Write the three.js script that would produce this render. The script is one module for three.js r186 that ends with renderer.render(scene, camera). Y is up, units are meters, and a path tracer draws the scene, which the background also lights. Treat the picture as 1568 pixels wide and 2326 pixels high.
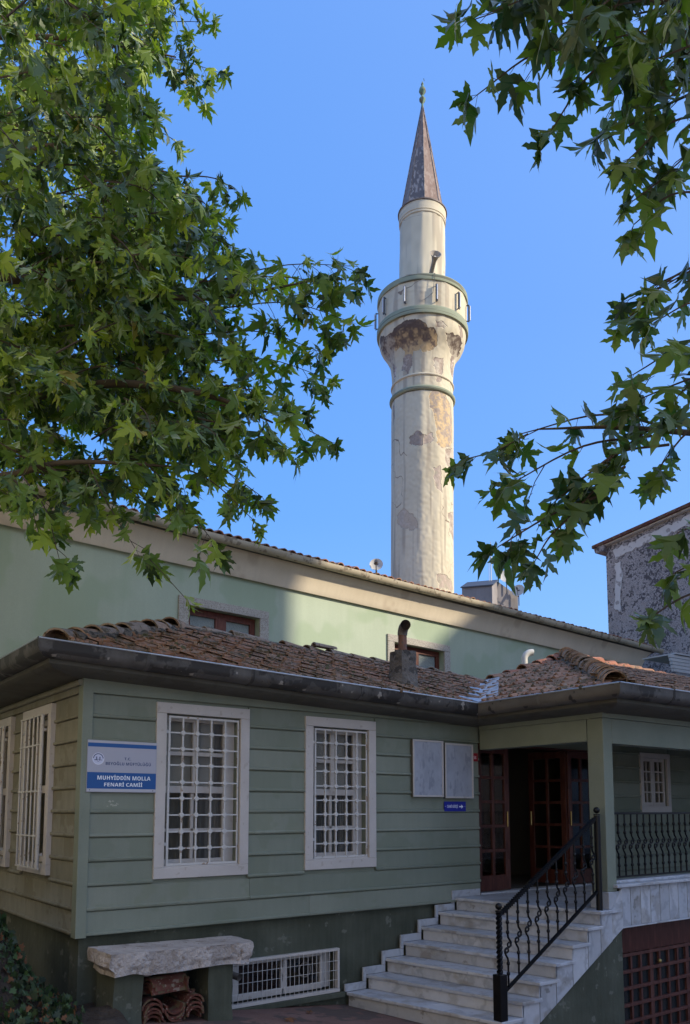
import * as THREE from 'three';
import { mergeGeometries, toCreasedNormals } from 'three/addons/utils/BufferGeometryUtils.js';
import { RoundedBoxGeometry } from 'three/addons/geometries/RoundedBoxGeometry.js';

// ---------------------------------------------------------------- camera, sky, sun, exposure
const scene = new THREE.Scene();
const FOC = 1852, PPX = 784, PPY = 1647, FW = 1568, FH = 2326;          // focal length and principal point, in units of the picture's width 1568
const camera = new THREE.PerspectiveCamera(2 * Math.atan(PPY / FOC) * 180 / Math.PI, FW / (2 * PPY), 0.05, 1500);
const fwd = new THREE.Vector3(0.599, 0, -0.8008).normalize();
const PITCH = 5.95 * Math.PI / 180;
camera.position.set(-2.546, 2.24, 7.463);
camera.lookAt(camera.position.clone().addScaledVector(fwd, Math.cos(PITCH)).add(new THREE.Vector3(0, Math.sin(PITCH), 0)));
camera.setViewOffset(FW, 2 * PPY, 0, 0, FW, FH);                          // lens shifted upwards
camera.updateProjectionMatrix(); camera.updateMatrixWorld(true);
scene.add(camera);

const EL = 26 * Math.PI / 180, SUNH = [0.6, 0.8];
const sunDir = new THREE.Vector3(SUNH[0] * Math.cos(EL), Math.sin(EL), SUNH[1] * Math.cos(EL));
const sun = new THREE.DirectionalLight(new THREE.Color(1, 0.88, 0.68), 3.8);
sun.position.copy(sunDir).multiplyScalar(80).add(new THREE.Vector3(8, 4, -5));
sun.target.position.set(8, 4, -5); scene.add(sun); scene.add(sun.target);
sun.castShadow = true; sun.shadow.mapSize.set(4096, 4096); sun.shadow.radius = 1;
Object.assign(sun.shadow.camera, { left: -45, right: 45, top: 45, bottom: -45, near: 1, far: 200 });
{ // clear morning sky: paler towards the horizon and the sun
  const W = 512, H = 256, data = new Float32Array(W * H * 4);
  const stops = [[0, 0.44, 0.58, 0.84], [10, 0.155, 0.39, 0.82], [20, 0.092, 0.305, 0.78], [32, 0.064, 0.252, 0.72], [45, 0.06, 0.237, 0.69], [90, 0.085, 0.235, 0.64]];
  for (let j = 0; j < H; j++) {
    const e = ((j + 0.5) / H - 0.5) * 180;
    let k = 0; while (k < stops.length - 2 && e > stops[k + 1][0]) k++;
    const t = Math.min(1, Math.max(0, (e - stops[k][0]) / (stops[k + 1][0] - stops[k][0])));
    for (let i = 0; i < W; i++) {
      const a = ((i + 0.5) / W - 0.5) * 2 * Math.PI, er = e * Math.PI / 180;
      const d = Math.cos(er) * (Math.cos(a) * sunDir.x + Math.sin(a) * sunDir.z) + Math.sin(er) * sunDir.y;
      const g = Math.acos(Math.min(1, Math.max(-1, d))) * 180 / Math.PI, glow = 1.8 * Math.exp(-g / 13) + 0.6 * Math.exp(-g / 38);
      const o = (j * W + i) * 4;
      for (let c = 0; c < 3; c++) data[o + c] = e < 0 ? [0.2, 0.19, 0.17][c] : stops[k][c + 1] * (1 - t) + stops[k + 1][c + 1] * t + glow * [1, 0.95, 0.8][c];
      data[o + 3] = 1;
    }
  }
  const sky = new THREE.DataTexture(data, W, H, THREE.RGBAFormat, THREE.FloatType);
  sky.mapping = THREE.EquirectangularReflectionMapping; sky.magFilter = sky.minFilter = THREE.LinearFilter; sky.needsUpdate = true;
  scene.background = sky; scene.environment = sky;
  scene.backgroundIntensity = 1; scene.environmentIntensity = 1;
}
const renderer = new THREE.WebGLRenderer({ antialias: true });
renderer.toneMapping = THREE.LinearToneMapping;
renderer.toneMappingExposure = 1.3;
renderer.shadowMap.enabled = true;

// ---------------------------------------------------------------- helpers
let seed = 7;
function rnd() { seed = (seed * 1664525 + 1013904223) >>> 0; return seed / 4294967296; }
const rr = (a, b) => a + (b - a) * rnd();
const V = (x, y, z) => new THREE.Vector3(x, y, z);
const at = (() => {                                                        // a place in the street air, from sight lines surveyed at one spot on the pavement, at a distance
  const E = V(-2.546, 2.24, 7.463), R = V(-fwd.z, 0, fwd.x), F = fwd.clone().multiplyScalar(Math.cos(PITCH)).add(V(0, Math.sin(PITCH), 0)), U = V(0, Math.cos(PITCH), 0).addScaledVector(fwd, -Math.sin(PITCH));
  return (x, y, d) => E.clone().addScaledVector(F, d).addScaledVector(R, d * (x - PPX) / FOC).addScaledVector(U, -d * (y - PPY) / FOC);
})();
const taken = {};
function numbered(n) { const k = taken[n] = (taken[n] ?? -1) + 1; return k ? n + '_' + String(k).padStart(3, '0') : n; }
function tag(o, label, category, group) { o.userData.label = label; o.userData.category = category; if (group) o.userData.group = group; return o; }
function thing(name, label, category, pos = [0, 0, 0], turn = 0, group) {
  const o = new THREE.Group(); o.name = numbered(name); o.position.set(...pos); o.rotation.y = turn; scene.add(o);
  return tag(o, label, category, group);
}
function grp(name, parent) { const o = new THREE.Group(); o.name = name; parent.add(o); return o; }
function mesh(name, g, m, parent) {
  const o = new THREE.Mesh(Array.isArray(g) ? merge(g) : g, m); o.name = parent ? name : numbered(name);
  o.castShadow = o.receiveShadow = true; (parent ?? scene).add(o); return o;
}
function merge(list) { return mergeGeometries(list.map((g) => { const h = g.index ? g.toNonIndexed() : g; for (const k of Object.keys(h.attributes)) if (!['position', 'normal', 'uv'].includes(k)) h.deleteAttribute(k); return h; })); }
function muv(g0, s = 1, ox = 0, oy = 0) {                                  // uv in metres, by the way each face points
  const g = g0.index ? g0.toNonIndexed() : g0, p = g.attributes.position, n = p.count, uv = new Float32Array(n * 2);
  const a = V(0, 0, 0), b = V(0, 0, 0), c = V(0, 0, 0), e = V(0, 0, 0), f = V(0, 0, 0);
  for (let i = 0; i < n; i += 3) {
    a.fromBufferAttribute(p, i); b.fromBufferAttribute(p, i + 1); c.fromBufferAttribute(p, i + 2);
    e.subVectors(b, a).cross(f.subVectors(c, a));
    const x = Math.abs(e.x), y = Math.abs(e.y), z = Math.abs(e.z), ax = x > y && x > z ? 0 : y > z ? 1 : 2;
    [a, b, c].forEach((v, k) => {
      uv[(i + k) * 2] = (ax === 0 ? v.z : v.x) * s + ox; uv[(i + k) * 2 + 1] = (ax === 1 ? v.z : v.y) * s + oy;
    });
  }
  g.setAttribute('uv', new THREE.BufferAttribute(uv, 2)); return g;
}
function bx(x0, x1, y0, y1, z0, z1, r = 0) {
  const w = x1 - x0, h = y1 - y0, d = z1 - z0;
  const g = r ? new RoundedBoxGeometry(w, h, d, 1, Math.min(r, w * 0.49, h * 0.49, d * 0.49)) : new THREE.BoxGeometry(w, h, d);
  return muv(g.translate((x0 + x1) / 2, (y0 + y1) / 2, (z0 + z1) / 2), 1, rnd() * 3, rnd() * 3);
}
function loft(rings, caps = true, crease = 0.7) {                           // closed rings of points, joined one to the next
  const P = [], q = (a, b, c) => P.push(a.x, a.y, a.z, b.x, b.y, b.z, c.x, c.y, c.z), n = rings[0].length;
  for (let k = 0; k + 1 < rings.length; k++) for (let i = 0; i < n; i++) {
    const A = rings[k][i], B = rings[k][(i + 1) % n], D = rings[k + 1][i], E = rings[k + 1][(i + 1) % n];
    q(A, B, E); q(A, E, D);
  }
  if (caps) for (const [ring, flip] of [[rings[0], true], [rings[rings.length - 1], false]]) {
    const nrm = V(0, 0, 0); for (let i = 0; i < n; i++) nrm.add(V(0, 0, 0).crossVectors(ring[i], ring[(i + 1) % n])); nrm.normalize();
    const ux = V(0, 0, 0).subVectors(ring[1], ring[0]).normalize(), uy = V(0, 0, 0).crossVectors(nrm, ux);
    const flat = ring.map((v) => new THREE.Vector2(v.dot(ux), v.dot(uy)));
    for (const [a, b, c] of THREE.ShapeUtils.triangulateShape(flat, [])) flip ? q(ring[a], ring[c], ring[b]) : q(ring[a], ring[b], ring[c]);
  }
  let g = new THREE.BufferGeometry(); g.setAttribute('position', new THREE.Float32BufferAttribute(P, 3)); g.computeVertexNormals();
  g = toCreasedNormals(g, crease); return muv(g, 1, rnd() * 3, rnd() * 3);
}
function prism(profile, p0, p1, out, up = V(0, 1, 0), m0 = 0, m1 = 0) {      // a profile [out, up] drawn from p0 to p1; m0, m1 mitre the ends
  const al = V(0, 0, 0).subVectors(p1, p0).normalize();
  const ring = (p, m) => profile.map(([o, h]) => p.clone().addScaledVector(out, o).addScaledVector(up, h).addScaledVector(al, o * m));
  return loft([ring(p0, m0), ring(p1, m1)]);
}
function plate(pts, depth, place = (g) => g) {                              // outline in x, y, thickness along z
  return muv(place(new THREE.ExtrudeGeometry(new THREE.Shape(pts.map(([x, y]) => new THREE.Vector2(x, y))), { depth, bevelEnabled: false })), 1, rnd() * 3, rnd() * 3);
}
function holed(x0, x1, y0, y1, holes, depth) {
  const s = new THREE.Shape([[x0, y0], [x1, y0], [x1, y1], [x0, y1]].map(([x, y]) => new THREE.Vector2(x, y)));
  for (const [a, b, c, d] of holes) s.holes.push(new THREE.Path([[a, c], [a, d], [b, d], [b, c]].map(([x, y]) => new THREE.Vector2(x, y))));
  return muv(new THREE.ExtrudeGeometry(s, { depth, bevelEnabled: false }));
}
function tube(pts, r0, r1 = r0, nr = 6, caps = false) {
  const rings = []; let ref = V(0.31, 0.2, 0.93);
  pts.forEach((p, i) => {
    const t = V(0, 0, 0).subVectors(pts[Math.min(i + 1, pts.length - 1)], pts[Math.max(i - 1, 0)]).normalize();
    if (Math.abs(t.dot(ref)) > 0.95) ref = V(0.9, 0.3, -0.2);
    const u = ref.clone().addScaledVector(t, -ref.dot(t)).normalize(), w = V(0, 0, 0).crossVectors(t, u); ref = u.clone();
    const r = r0 + (r1 - r0) * i / Math.max(1, pts.length - 1);
    rings.push(Array.from({ length: nr }, (_, k) => p.clone().addScaledVector(u, r * Math.cos(k / nr * 2 * Math.PI)).addScaledVector(w, r * Math.sin(k / nr * 2 * Math.PI))));
  });
  return loft(rings, caps, 1.3);
}
function lathe(profile, seg = 64, { y0 = null, y1 = null, facets = 0, soft = 0, rough = 0 } = {}) {  // u = 0.5 faces +z
  const n = profile.length, pos = [], uv = [], idx = [], lo = y0 ?? profile[0][1], hi = y1 ?? profile[n - 1][1];
  for (let j = 0; j < n; j++) for (let i = 0; i <= seg; i++) {
    const u = i / seg, ph = (u - 0.5) * 2 * Math.PI; let r = profile[j][0];
    if (facets) { const a = Math.PI / facets, m = ((ph + 40 * a) % (2 * a)) - a; r *= 1 - soft + soft * (Math.cos(a) / Math.cos(m)) / Math.cos(a * 0.6); }
    if (rough && i % seg) r += rough * (noise(u * 40, profile[j][1] * 3, 5) - 0.5);
    pos.push(r * Math.sin(ph), profile[j][1], r * Math.cos(ph)); uv.push(u, (profile[j][1] - lo) / (hi - lo));
  }
  for (let j = 0; j + 1 < n; j++) for (let i = 0; i < seg; i++) { const a = j * (seg + 1) + i, b = a + seg + 1; idx.push(a, a + 1, b + 1, a, b + 1, b); }
  let g = new THREE.BufferGeometry(); g.setAttribute('position', new THREE.Float32BufferAttribute(pos, 3)); g.setAttribute('uv', new THREE.Float32BufferAttribute(uv, 2)); g.setIndex(idx);
  g.computeVertexNormals(); return toCreasedNormals(g.toNonIndexed(), 0.6);
}

// ---------------------------------------------------------------- surfaces
const RT = new Float32Array(65536); { let q = 12345; for (let i = 0; i < 65536; i++) { q = (Math.imul(q, 1664525) + 1013904223) >>> 0; RT[i] = q / 4294967296; } }
const hash = (x, y, s) => RT[(((x + Math.imul(s, 57)) & 255) << 8 | ((y + Math.imul(s, 131)) & 255)) ^ ((Math.imul(x >> 8, 7919) + Math.imul(y >> 8, 104729)) & 65535)];
function noise(x, y, s = 0, per = 0) {
  s = Math.floor(s); let xi = Math.floor(x), yi = Math.floor(y); const fx = x - xi, fy = y - yi, u = fx * fx * (3 - 2 * fx), v = fy * fy * (3 - 2 * fy);
  let x1 = xi + 1, y1 = yi + 1; if (per) { xi %= per; if (xi < 0) xi += per; yi %= per; if (yi < 0) yi += per; x1 = xi + 1 === per ? 0 : xi + 1; y1 = yi + 1 === per ? 0 : yi + 1; }
  const a = hash(xi, yi, s), b = hash(x1, yi, s), c = hash(xi, y1, s), d = hash(x1, y1, s);
  return (a + (b - a) * u) * (1 - v) + (c + (d - c) * u) * v;
}
function fbm(u, v, f, oct, s) { let a = 0, w = 0, k = 0.5; for (let i = 0; i < oct; i++) { a += k * noise(u * f, v * f, s + i, f); w += k; k *= 0.55; f *= 2; } return a / w; }
const clamp = (x, a = 0, b = 1) => Math.min(b, Math.max(a, x)), sm = (a, b, x) => { const t = clamp((x - a) / (b - a)); return t * t * (3 - 2 * t); };
const mix = (a, b, t) => a.map((x, i) => x + (b[i] - x) * t);
function tex(size, fn, { srgb = true, metres = 1, h = size } = {}) {
  const d = new Uint8Array(size * h * 4);
  for (let j = 0; j < h; j++) for (let i = 0; i < size; i++) { const c = fn((i + 0.5) / size, (j + 0.5) / h), o = (j * size + i) * 4; d[o] = c[0]; d[o + 1] = c[1] ?? c[0]; d[o + 2] = c[2] ?? c[0]; d[o + 3] = 255; }
  const t = new THREE.DataTexture(d, size, h); t.wrapS = t.wrapT = THREE.RepeatWrapping; t.magFilter = THREE.LinearFilter; t.minFilter = THREE.LinearMipmapLinearFilter; t.generateMipmaps = true;
  t.colorSpace = srgb ? THREE.SRGBColorSpace : THREE.NoColorSpace; t.repeat.set(1 / metres, 1 / metres); t.needsUpdate = true; return t;
}
const bumpOf = (size, fn, metres) => tex(size, (u, v) => { const x = clamp(fn(u, v)) * 255; return [x, x, x]; }, { srgb: false, metres });
const mat = (o) => new THREE.MeshStandardMaterial({ roughness: 0.85, ...o });
function paint(base, { vary = 12, metres = 2, f = 4, s = 1, spots = null, rough = 0.75, bump = 0, grain = 6, size = 256, streak = 0 } = {}) {
  const map = tex(size, (u, v) => {
    let k = (fbm(u, v, f, 4, s) - 0.5) * 2 * vary + (hash(Math.floor(u * size), Math.floor(v * size), s) - 0.5) * grain;
    if (streak) k += (fbm(u * 4 % 1, v * 0.25, 16, 3, s + 5) - 0.5) * streak;
    let c = base.map((x) => x + k);
    if (spots) { const m = sm(spots[4] ?? 0.62, (spots[4] ?? 0.62) + 0.06, fbm(u, v, spots[3], 4, s + 9)); c = mix(c, spots.slice(0, 3), m * (spots[5] ?? 1)); }
    return c.map((x) => clamp(x, 0, 255));
  }, { metres });
  return mat({ map, roughness: rough, ...(bump ? { bumpMap: bumpOf(size, (u, v) => fbm(u, v, f * 4, 4, s + 3), metres), bumpScale: bump } : {}) });
}
const M = {};
M.siding = paint([124, 131, 117], { vary: 9, metres: 1.7, f: 3, s: 3, spots: [114, 122, 105, 5, 0.6, 0.5], rough: 0.62, bump: 0.0025, streak: 5, size: 512 });
M.sidingB = paint([129, 135, 121], { vary: 9, metres: 1.9, f: 3, s: 13, spots: [119, 126, 106, 5, 0.6, 0.5], rough: 0.62, bump: 0.0025, streak: 5, size: 512 });
M.sidingOld = paint([125, 122, 106], { vary: 16, metres: 1.5, f: 4, s: 23, spots: [108, 102, 82, 6, 0.56, 0.6], rough: 0.75, bump: 0.003, streak: 18, size: 512 });
M.trim = paint([124, 131, 116], { vary: 8, metres: 1.3, f: 4, s: 4, rough: 0.6, bump: 0.001 });
M.plinth = paint([74, 78, 66], { vary: 18, metres: 2.2, f: 5, s: 6, spots: [112, 113, 103, 20, 0.7, 0.75], rough: 0.9, bump: 0.008, streak: 14, size: 512 });
M.white = paint([190, 184, 179], { vary: 9, metres: 1.1, f: 5, s: 8, spots: [166, 156, 146, 18, 0.7, 0.6], rough: 0.5 });
M.grille = paint([196, 194, 191], { vary: 9, metres: 0.6, f: 5, s: 9, spots: [140, 118, 98, 14, 0.72, 0.9], rough: 0.5 });
M.soffit = paint([84, 82, 74], { vary: 8, metres: 1.6, f: 4, s: 31, spots: [72, 68, 60, 8, 0.62, 0.5], rough: 0.8, bump: 0.002 });
M.gutter = mat({ roughness: 0.6, map: tex(512, (u, v) => {
  const n = fbm(u, v, 4, 6, 41), m = fbm(u, v, 10, 5, 47), w = fbm(u, v * 0.3, 18, 4, 49); let c = [84, 81, 78].map((x) => x + (m - 0.5) * 34 + (w - 0.5) * 26);
  c = mix(c, [50, 47, 45], sm(0.60, 0.64, n + (w - 0.5) * 0.16) * 0.9); c = mix(c, [150, 144, 136], sm(0.72, 0.75, m) * sm(0.5, 0.54, n)); return c.map((x) => clamp(x, 0, 255));
}, { metres: 1.3 }), bumpMap: bumpOf(256, (u, v) => 1 - sm(0.55, 0.6, fbm(u, v, 4, 6, 41)), 1.3), bumpScale: 0.002 });
M.gutterPale = paint([100, 95, 88], { vary: 16, metres: 1.2, f: 5, s: 44, spots: [44, 40, 38, 9, 0.66, 0.9], rough: 0.55 });
M.zinc = mat({ color: 0xb4b8bc, metalness: 0.7, roughness: 0.38 });
M.flash = mat({ roughness: 0.45, metalness: 0.5, map: tex(128, (u, v) => { const k = 172 + (fbm(u, v, 6, 4, 51) - 0.5) * 80; return [k, k + 3, k + 8]; }, { metres: 0.7 }), bumpMap: bumpOf(128, (u, v) => fbm(u, v, 7, 3, 53), 0.6), bumpScale: 0.02 });
const tileMat = (base, s, moss) => mat({ roughness: 0.95, map: tex(256, (u, v) => {
  const n = fbm(u, v, 5, 5, s); let c = base.map((x) => x + (n - 0.5) * 60);
  c = mix(c, [100, 84, 62], sm(moss, moss + 0.1, fbm(u, v, 9, 4, s + 7))); c = mix(c, [150, 142, 128], sm(0.7, 0.74, fbm(u, v, 22, 3, s + 11)) * 0.7); return c.map((x) => clamp(x, 0, 255));
}, { metres: 0.8 }), bumpMap: bumpOf(256, (u, v) => fbm(u, v, 18, 4, s + 3), 0.8), bumpScale: 0.012 });
M.tiles = [tileMat([160, 120, 94], 61, 0.6), tileMat([152, 118, 94], 63, 0.58), tileMat([148, 112, 90], 65, 0.58), tileMat([156, 126, 102], 67, 0.56), tileMat([140, 112, 90], 69, 0.55)];
M.tileNew = tileMat([164, 108, 84], 71, 0.58);
M.tileDark = tileMat([98, 57, 47], 72, 0.5);  // dark clay; for the tiles under the bench, shade put into the colour
M.tileStone = tileMat([142, 124, 108], 73, 0.5);
M.mortar = paint([104, 92, 78], { vary: 26, metres: 0.5, f: 6, s: 75, rough: 1, bump: 0.02, spots: [52, 46, 36, 9, 0.55, 0.8] });
M.moss = mat({ roughness: 1 });
M.cement = paint([104, 98, 92], { vary: 24, metres: 0.6, f: 5, s: 77, rough: 0.95, bump: 0.018, spots: [66, 62, 58, 8, 0.58, 0.8] });
M.pipeBrown = paint([120, 82, 64], { vary: 14, metres: 0.4, f: 4, s: 79, rough: 0.6, spots: [88, 78, 72, 8, 0.55, 0.7] });
M.pipeGrey = mat({ color: 0x6d6660, roughness: 0.55 });
M.pipeWhite = mat({ color: 0xc9c6bd, roughness: 0.5 });
M.dark = mat({ color: 0x16130f, roughness: 0.95 });
M.room = mat({ color: 0x6e665c, roughness: 0.95 });
M.glass = new THREE.MeshPhysicalMaterial({ color: 0xe6e6e4, transmission: 1, thickness: 0, roughness: 0.06, ior: 1.5 });
M.frost = new THREE.MeshPhysicalMaterial({ color: 0x9ba4a0, transmission: 0.25, thickness: 0, roughness: 0.4, bumpMap: bumpOf(128, (u, v) => fbm(u, v, 16, 2, 91), 0.22), bumpScale: 0.012 });
M.darkGlass = mat({ color: 0x22282a, roughness: 0.15 });
M.curtain = new THREE.MeshPhysicalMaterial({ color: 0xc4bfba, transmission: 0.3, thickness: 0, roughness: 1 });
const woodMap = (base, s) => tex(256, (u, v) => { const n = fbm(u, v * 0.12, 24, 4, s), k = (n - 0.5) * 50; return base.map((x) => clamp(x + k, 0, 255)); }, { metres: 0.5 });
M.wood = mat({ map: woodMap([74, 34, 24], 93), roughness: 0.45 });
M.woodVarnish = mat({ map: woodMap([98, 47, 32], 95), roughness: 0.5 });  // newer orange-brown varnish of the mosque window frames
M.woodGate = mat({ map: woodMap([84, 46, 38], 97), roughness: 0.6 });
M.iron = mat({ color: 0x131316, roughness: 0.4, metalness: 0.4 });
const marbleMat = (base, s, dirt) => mat({ roughness: 0.42, map: tex(512, (u, v) => {
  const w = fbm(u, v, 3, 4, s), st = fbm(u + 0.12 * w, v, 5, 5, s + 2), fine = fbm(u, v, 40, 2, s + 4); let c = base.map((x) => x + (w - 0.5) * 22 + (fine - 0.5) * 10);
  c = mix(c, [140, 143, 150], 0.5 * (1 - sm(0.0, 0.07, Math.abs(st - 0.46)))); c = mix(c, [128, 120, 110], dirt * sm(0.56, 0.74, fbm(u, v, 7, 5, s + 5))); c = mix(c, [96, 92, 86], dirt * 0.8 * sm(0.72, 0.8, fbm(u, v, 16, 4, s + 7))); return c.map((x) => clamp(x, 0, 255));
}, { metres: 1.7 }) });
M.marble = marbleMat([182, 186, 194], 101, 0.4);
M.marbleB = marbleMat([174, 177, 183], 103, 0.55);
M.marbleC = marbleMat([190, 193, 199], 105, 0.35);
M.stone = paint([176, 168, 163], { vary: 26, metres: 0.6, f: 5, s: 107, rough: 0.95, bump: 0.02, spots: [136, 124, 114, 9, 0.62, 0.6], size: 512 });
M.wallGreen = paint([170, 181, 160], { vary: 7, metres: 5, f: 4, s: 111, spots: [152, 170, 140, 3, 0.6, 0.5], rough: 0.9, bump: 0.004, streak: 7, size: 512 });
M.cove = paint([216, 202, 178], { vary: 9, metres: 4, f: 5, s: 113, spots: [192, 174, 150, 4, 0.62, 0.6], rough: 0.9, bump: 0.003, streak: 6, size: 512 });
M.gutterCream = paint([178, 166, 142], { vary: 14, metres: 1.5, f: 5, s: 115, spots: [120, 106, 88, 8, 0.62, 0.7], rough: 0.6 });
M.surround = paint([178, 172, 162], { vary: 10, metres: 0.5, f: 24, s: 117, rough: 0.95, bump: 0.006, grain: 50, spots: [140, 132, 122, 40, 0.55, 0.8] });
M.cream = paint([212, 200, 174], { vary: 8, metres: 3, f: 4, s: 121, spots: [186, 174, 150, 5, 0.62, 0.6], rough: 0.9, bump: 0.006, streak: 16, size: 512 });
M.greenBand = paint([146, 152, 128], { vary: 12, metres: 1.4, f: 5, s: 123, spots: [98, 96, 80, 9, 0.6, 0.8], rough: 0.85, bump: 0.004 });
M.lead = mat({ roughness: 0.7, metalness: 0.15, map: tex(512, (u, v) => { const n = fbm(u, v * 0.3, 20, 5, 131); let c = [140, 118, 106].map((x) => x + (n - 0.5) * 40); c = mix(c, [168, 152, 140], sm(0.54, 0.68, fbm(u, v * 0.35, 26, 4, 133)) * 0.6); return c.map((x) => clamp(x, 0, 255)); }, { metres: 1.6 }) });
M.leadDark = mat({ roughness: 0.75, map: tex(512, (u, v) => { const n = fbm(u, v * 0.4, 24, 5, 135); let c = [112, 102, 98]; c = mix(c, [168, 156, 148], sm(0.46, 0.62, n)); return c; }, { metres: 1.6 }) });
M.copper = paint([112, 140, 118], { vary: 18, metres: 0.6, f: 6, s: 137, rough: 0.7, spots: [112, 88, 62, 8, 0.52, 0.8] });
M.tubeLight = mat({ color: 0xc9ccd2, roughness: 0.25 });
M.bracket = mat({ color: 0x55565a, roughness: 0.6, metalness: 0.3 });
M.dish = mat({ color: 0xc8c4bd, roughness: 0.5 });
M.mould = mat({ roughness: 0.95, map: tex(1024, (u, v) => {
  const big = fbm(u, v, 3, 4, 141), fine = fbm(u, v, 64, 3, 143), mid = fbm(u, v, 18, 4, 145);
  let c = [172, 163, 158].map((x) => x + (mid - 0.5) * 36);
  const cr = (() => { const f = 56, x = u * f, y = v * f, xi = Math.floor(x), yi = Math.floor(y); let d1 = 9, d2 = 9; for (let a = -1; a < 2; a++) for (let b = -1; b < 2; b++) { const cx = (xi + a + f) % f, cy = (yi + b + f) % f, dx = xi + a + hash(cx, cy, 1) - x, dy = yi + b + hash(cx, cy, 2) - y, d = Math.hypot(dx, dy); if (d < d1) { d2 = d1; d1 = d; } else if (d < d2) d2 = d; } return d2 - d1; })();
  const dens = 0.55 + 0.45 * sm(0.35, 0.65, big);
  c = mix(c, [70, 65, 66], clamp(1 - sm(0.02, 0.20, cr)) * dens * 0.75); c = mix(c, [74, 69, 70], sm(0.60 - 0.16 * dens, 0.74 - 0.14 * dens, fine * 0.6 + mid * 0.4) * 0.85);
  return c.map((x) => clamp(x, 0, 255));
}, { metres: 3.1 }), bumpMap: bumpOf(256, (u, v) => fbm(u, v, 40, 3, 147), 3), bumpScale: 0.01 });
M.render = paint([168, 160, 150], { vary: 14, metres: 2, f: 5, s: 151, rough: 0.95, bump: 0.004 });
M.greyMetal = paint([188, 186, 182], { vary: 8, metres: 1, f: 4, s: 153, rough: 0.5 });
M.concrete = paint([150, 144, 142], { vary: 16, metres: 3, f: 5, s: 155, rough: 0.95, spots: [132, 126, 124, 5, 0.6, 0.6], streak: 12 });
M.pavement = paint([192, 178, 154], { vary: 14, metres: 3, f: 6, s: 158, rough: 0.9 });
M.ground = paint([124, 96, 88], { vary: 20, metres: 3.5, f: 8, s: 157, rough: 0.9, bump: 0.012, spots: [84, 74, 70, 12, 0.56, 0.8], size: 512, grain: 16 });
M.bark = paint([108, 100, 84], { vary: 26, metres: 0.8, f: 5, s: 159, rough: 0.95, bump: 0.012, spots: [150, 146, 120, 5, 0.55, 0.9] });
M.branch = mat({ color: 0x4d4234, roughness: 0.95 });
M.twig = mat({ color: 0x4a3c30, roughness: 0.9 });
M.soil = paint([62, 52, 44], { vary: 20, metres: 1, f: 8, s: 161, rough: 1, bump: 0.03 });
const leafMat = (hex, tr, rough) => new THREE.MeshPhysicalMaterial({ color: hex, roughness: rough ?? 0.7, transmission: tr, thickness: 0, side: THREE.DoubleSide });
M.leaves = [leafMat(0x66861a, 0.58, 0.9), leafMat(0x7a981c, 0.6, 0.85), leafMat(0x4c6a20, 0.48, 0.5), leafMat(0xa8be26, 0.64, 0.9), leafMat(0x365022, 0.36, 0.42), leafMat(0xa89a38, 0.5, 0.9)];
M.leafDry = mat({ color: 0x6e4a30, roughness: 0.9, side: THREE.DoubleSide });

// ---------------------------------------------------------------- the setting: sloping ground
const gy = (x) => 0.42 - 0.11 * clamp(x, -12, 9);
{
  const xs = [-400, -12, 9, 400], g = new THREE.BufferGeometry(), P = [], U = [];
  for (let i = 0; i < 3; i++) {
    const a = [xs[i], gy(xs[i])], b = [xs[i + 1], gy(xs[i + 1])];
    for (const [p, z] of [[a, 400], [b, 400], [b, -400], [a, 400], [b, -400], [a, -400]]) { P.push(p[0], p[1], z); U.push(p[0], z); }
  }
  g.setAttribute('position', new THREE.Float32BufferAttribute(P, 3)); g.setAttribute('uv', new THREE.Float32BufferAttribute(U, 2)); g.computeVertexNormals();
  const o = mesh('ground', g, M.ground); o.userData.kind = 'structure'; o.userData.label = 'worn reddish brown paving sloping down past the house'; 
}

{ // unseen street pavement, added pale to throw sunlight back onto the house
  const P = [], U = [], f = (a, b, z0, z1) => { for (const [x, z] of [[a, z1], [b, z1], [b, z0], [a, z1], [b, z0], [a, z0]]) { P.push(x, gy(x) + 0.006, z); U.push(x, z); } };
  f(-10.4, -1.3, 2.2, 40); f(-1.3, 9, 6.4, 29.9); f(-10.4, -4.2, -9, 2.2);
  const g = new THREE.BufferGeometry(); g.setAttribute('position', new THREE.Float32BufferAttribute(P, 3)); g.setAttribute('uv', new THREE.Float32BufferAttribute(U, 2)); g.computeVertexNormals();
  const o = mesh('pavement', g, M.pavement); o.userData.kind = 'structure';
}
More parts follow.
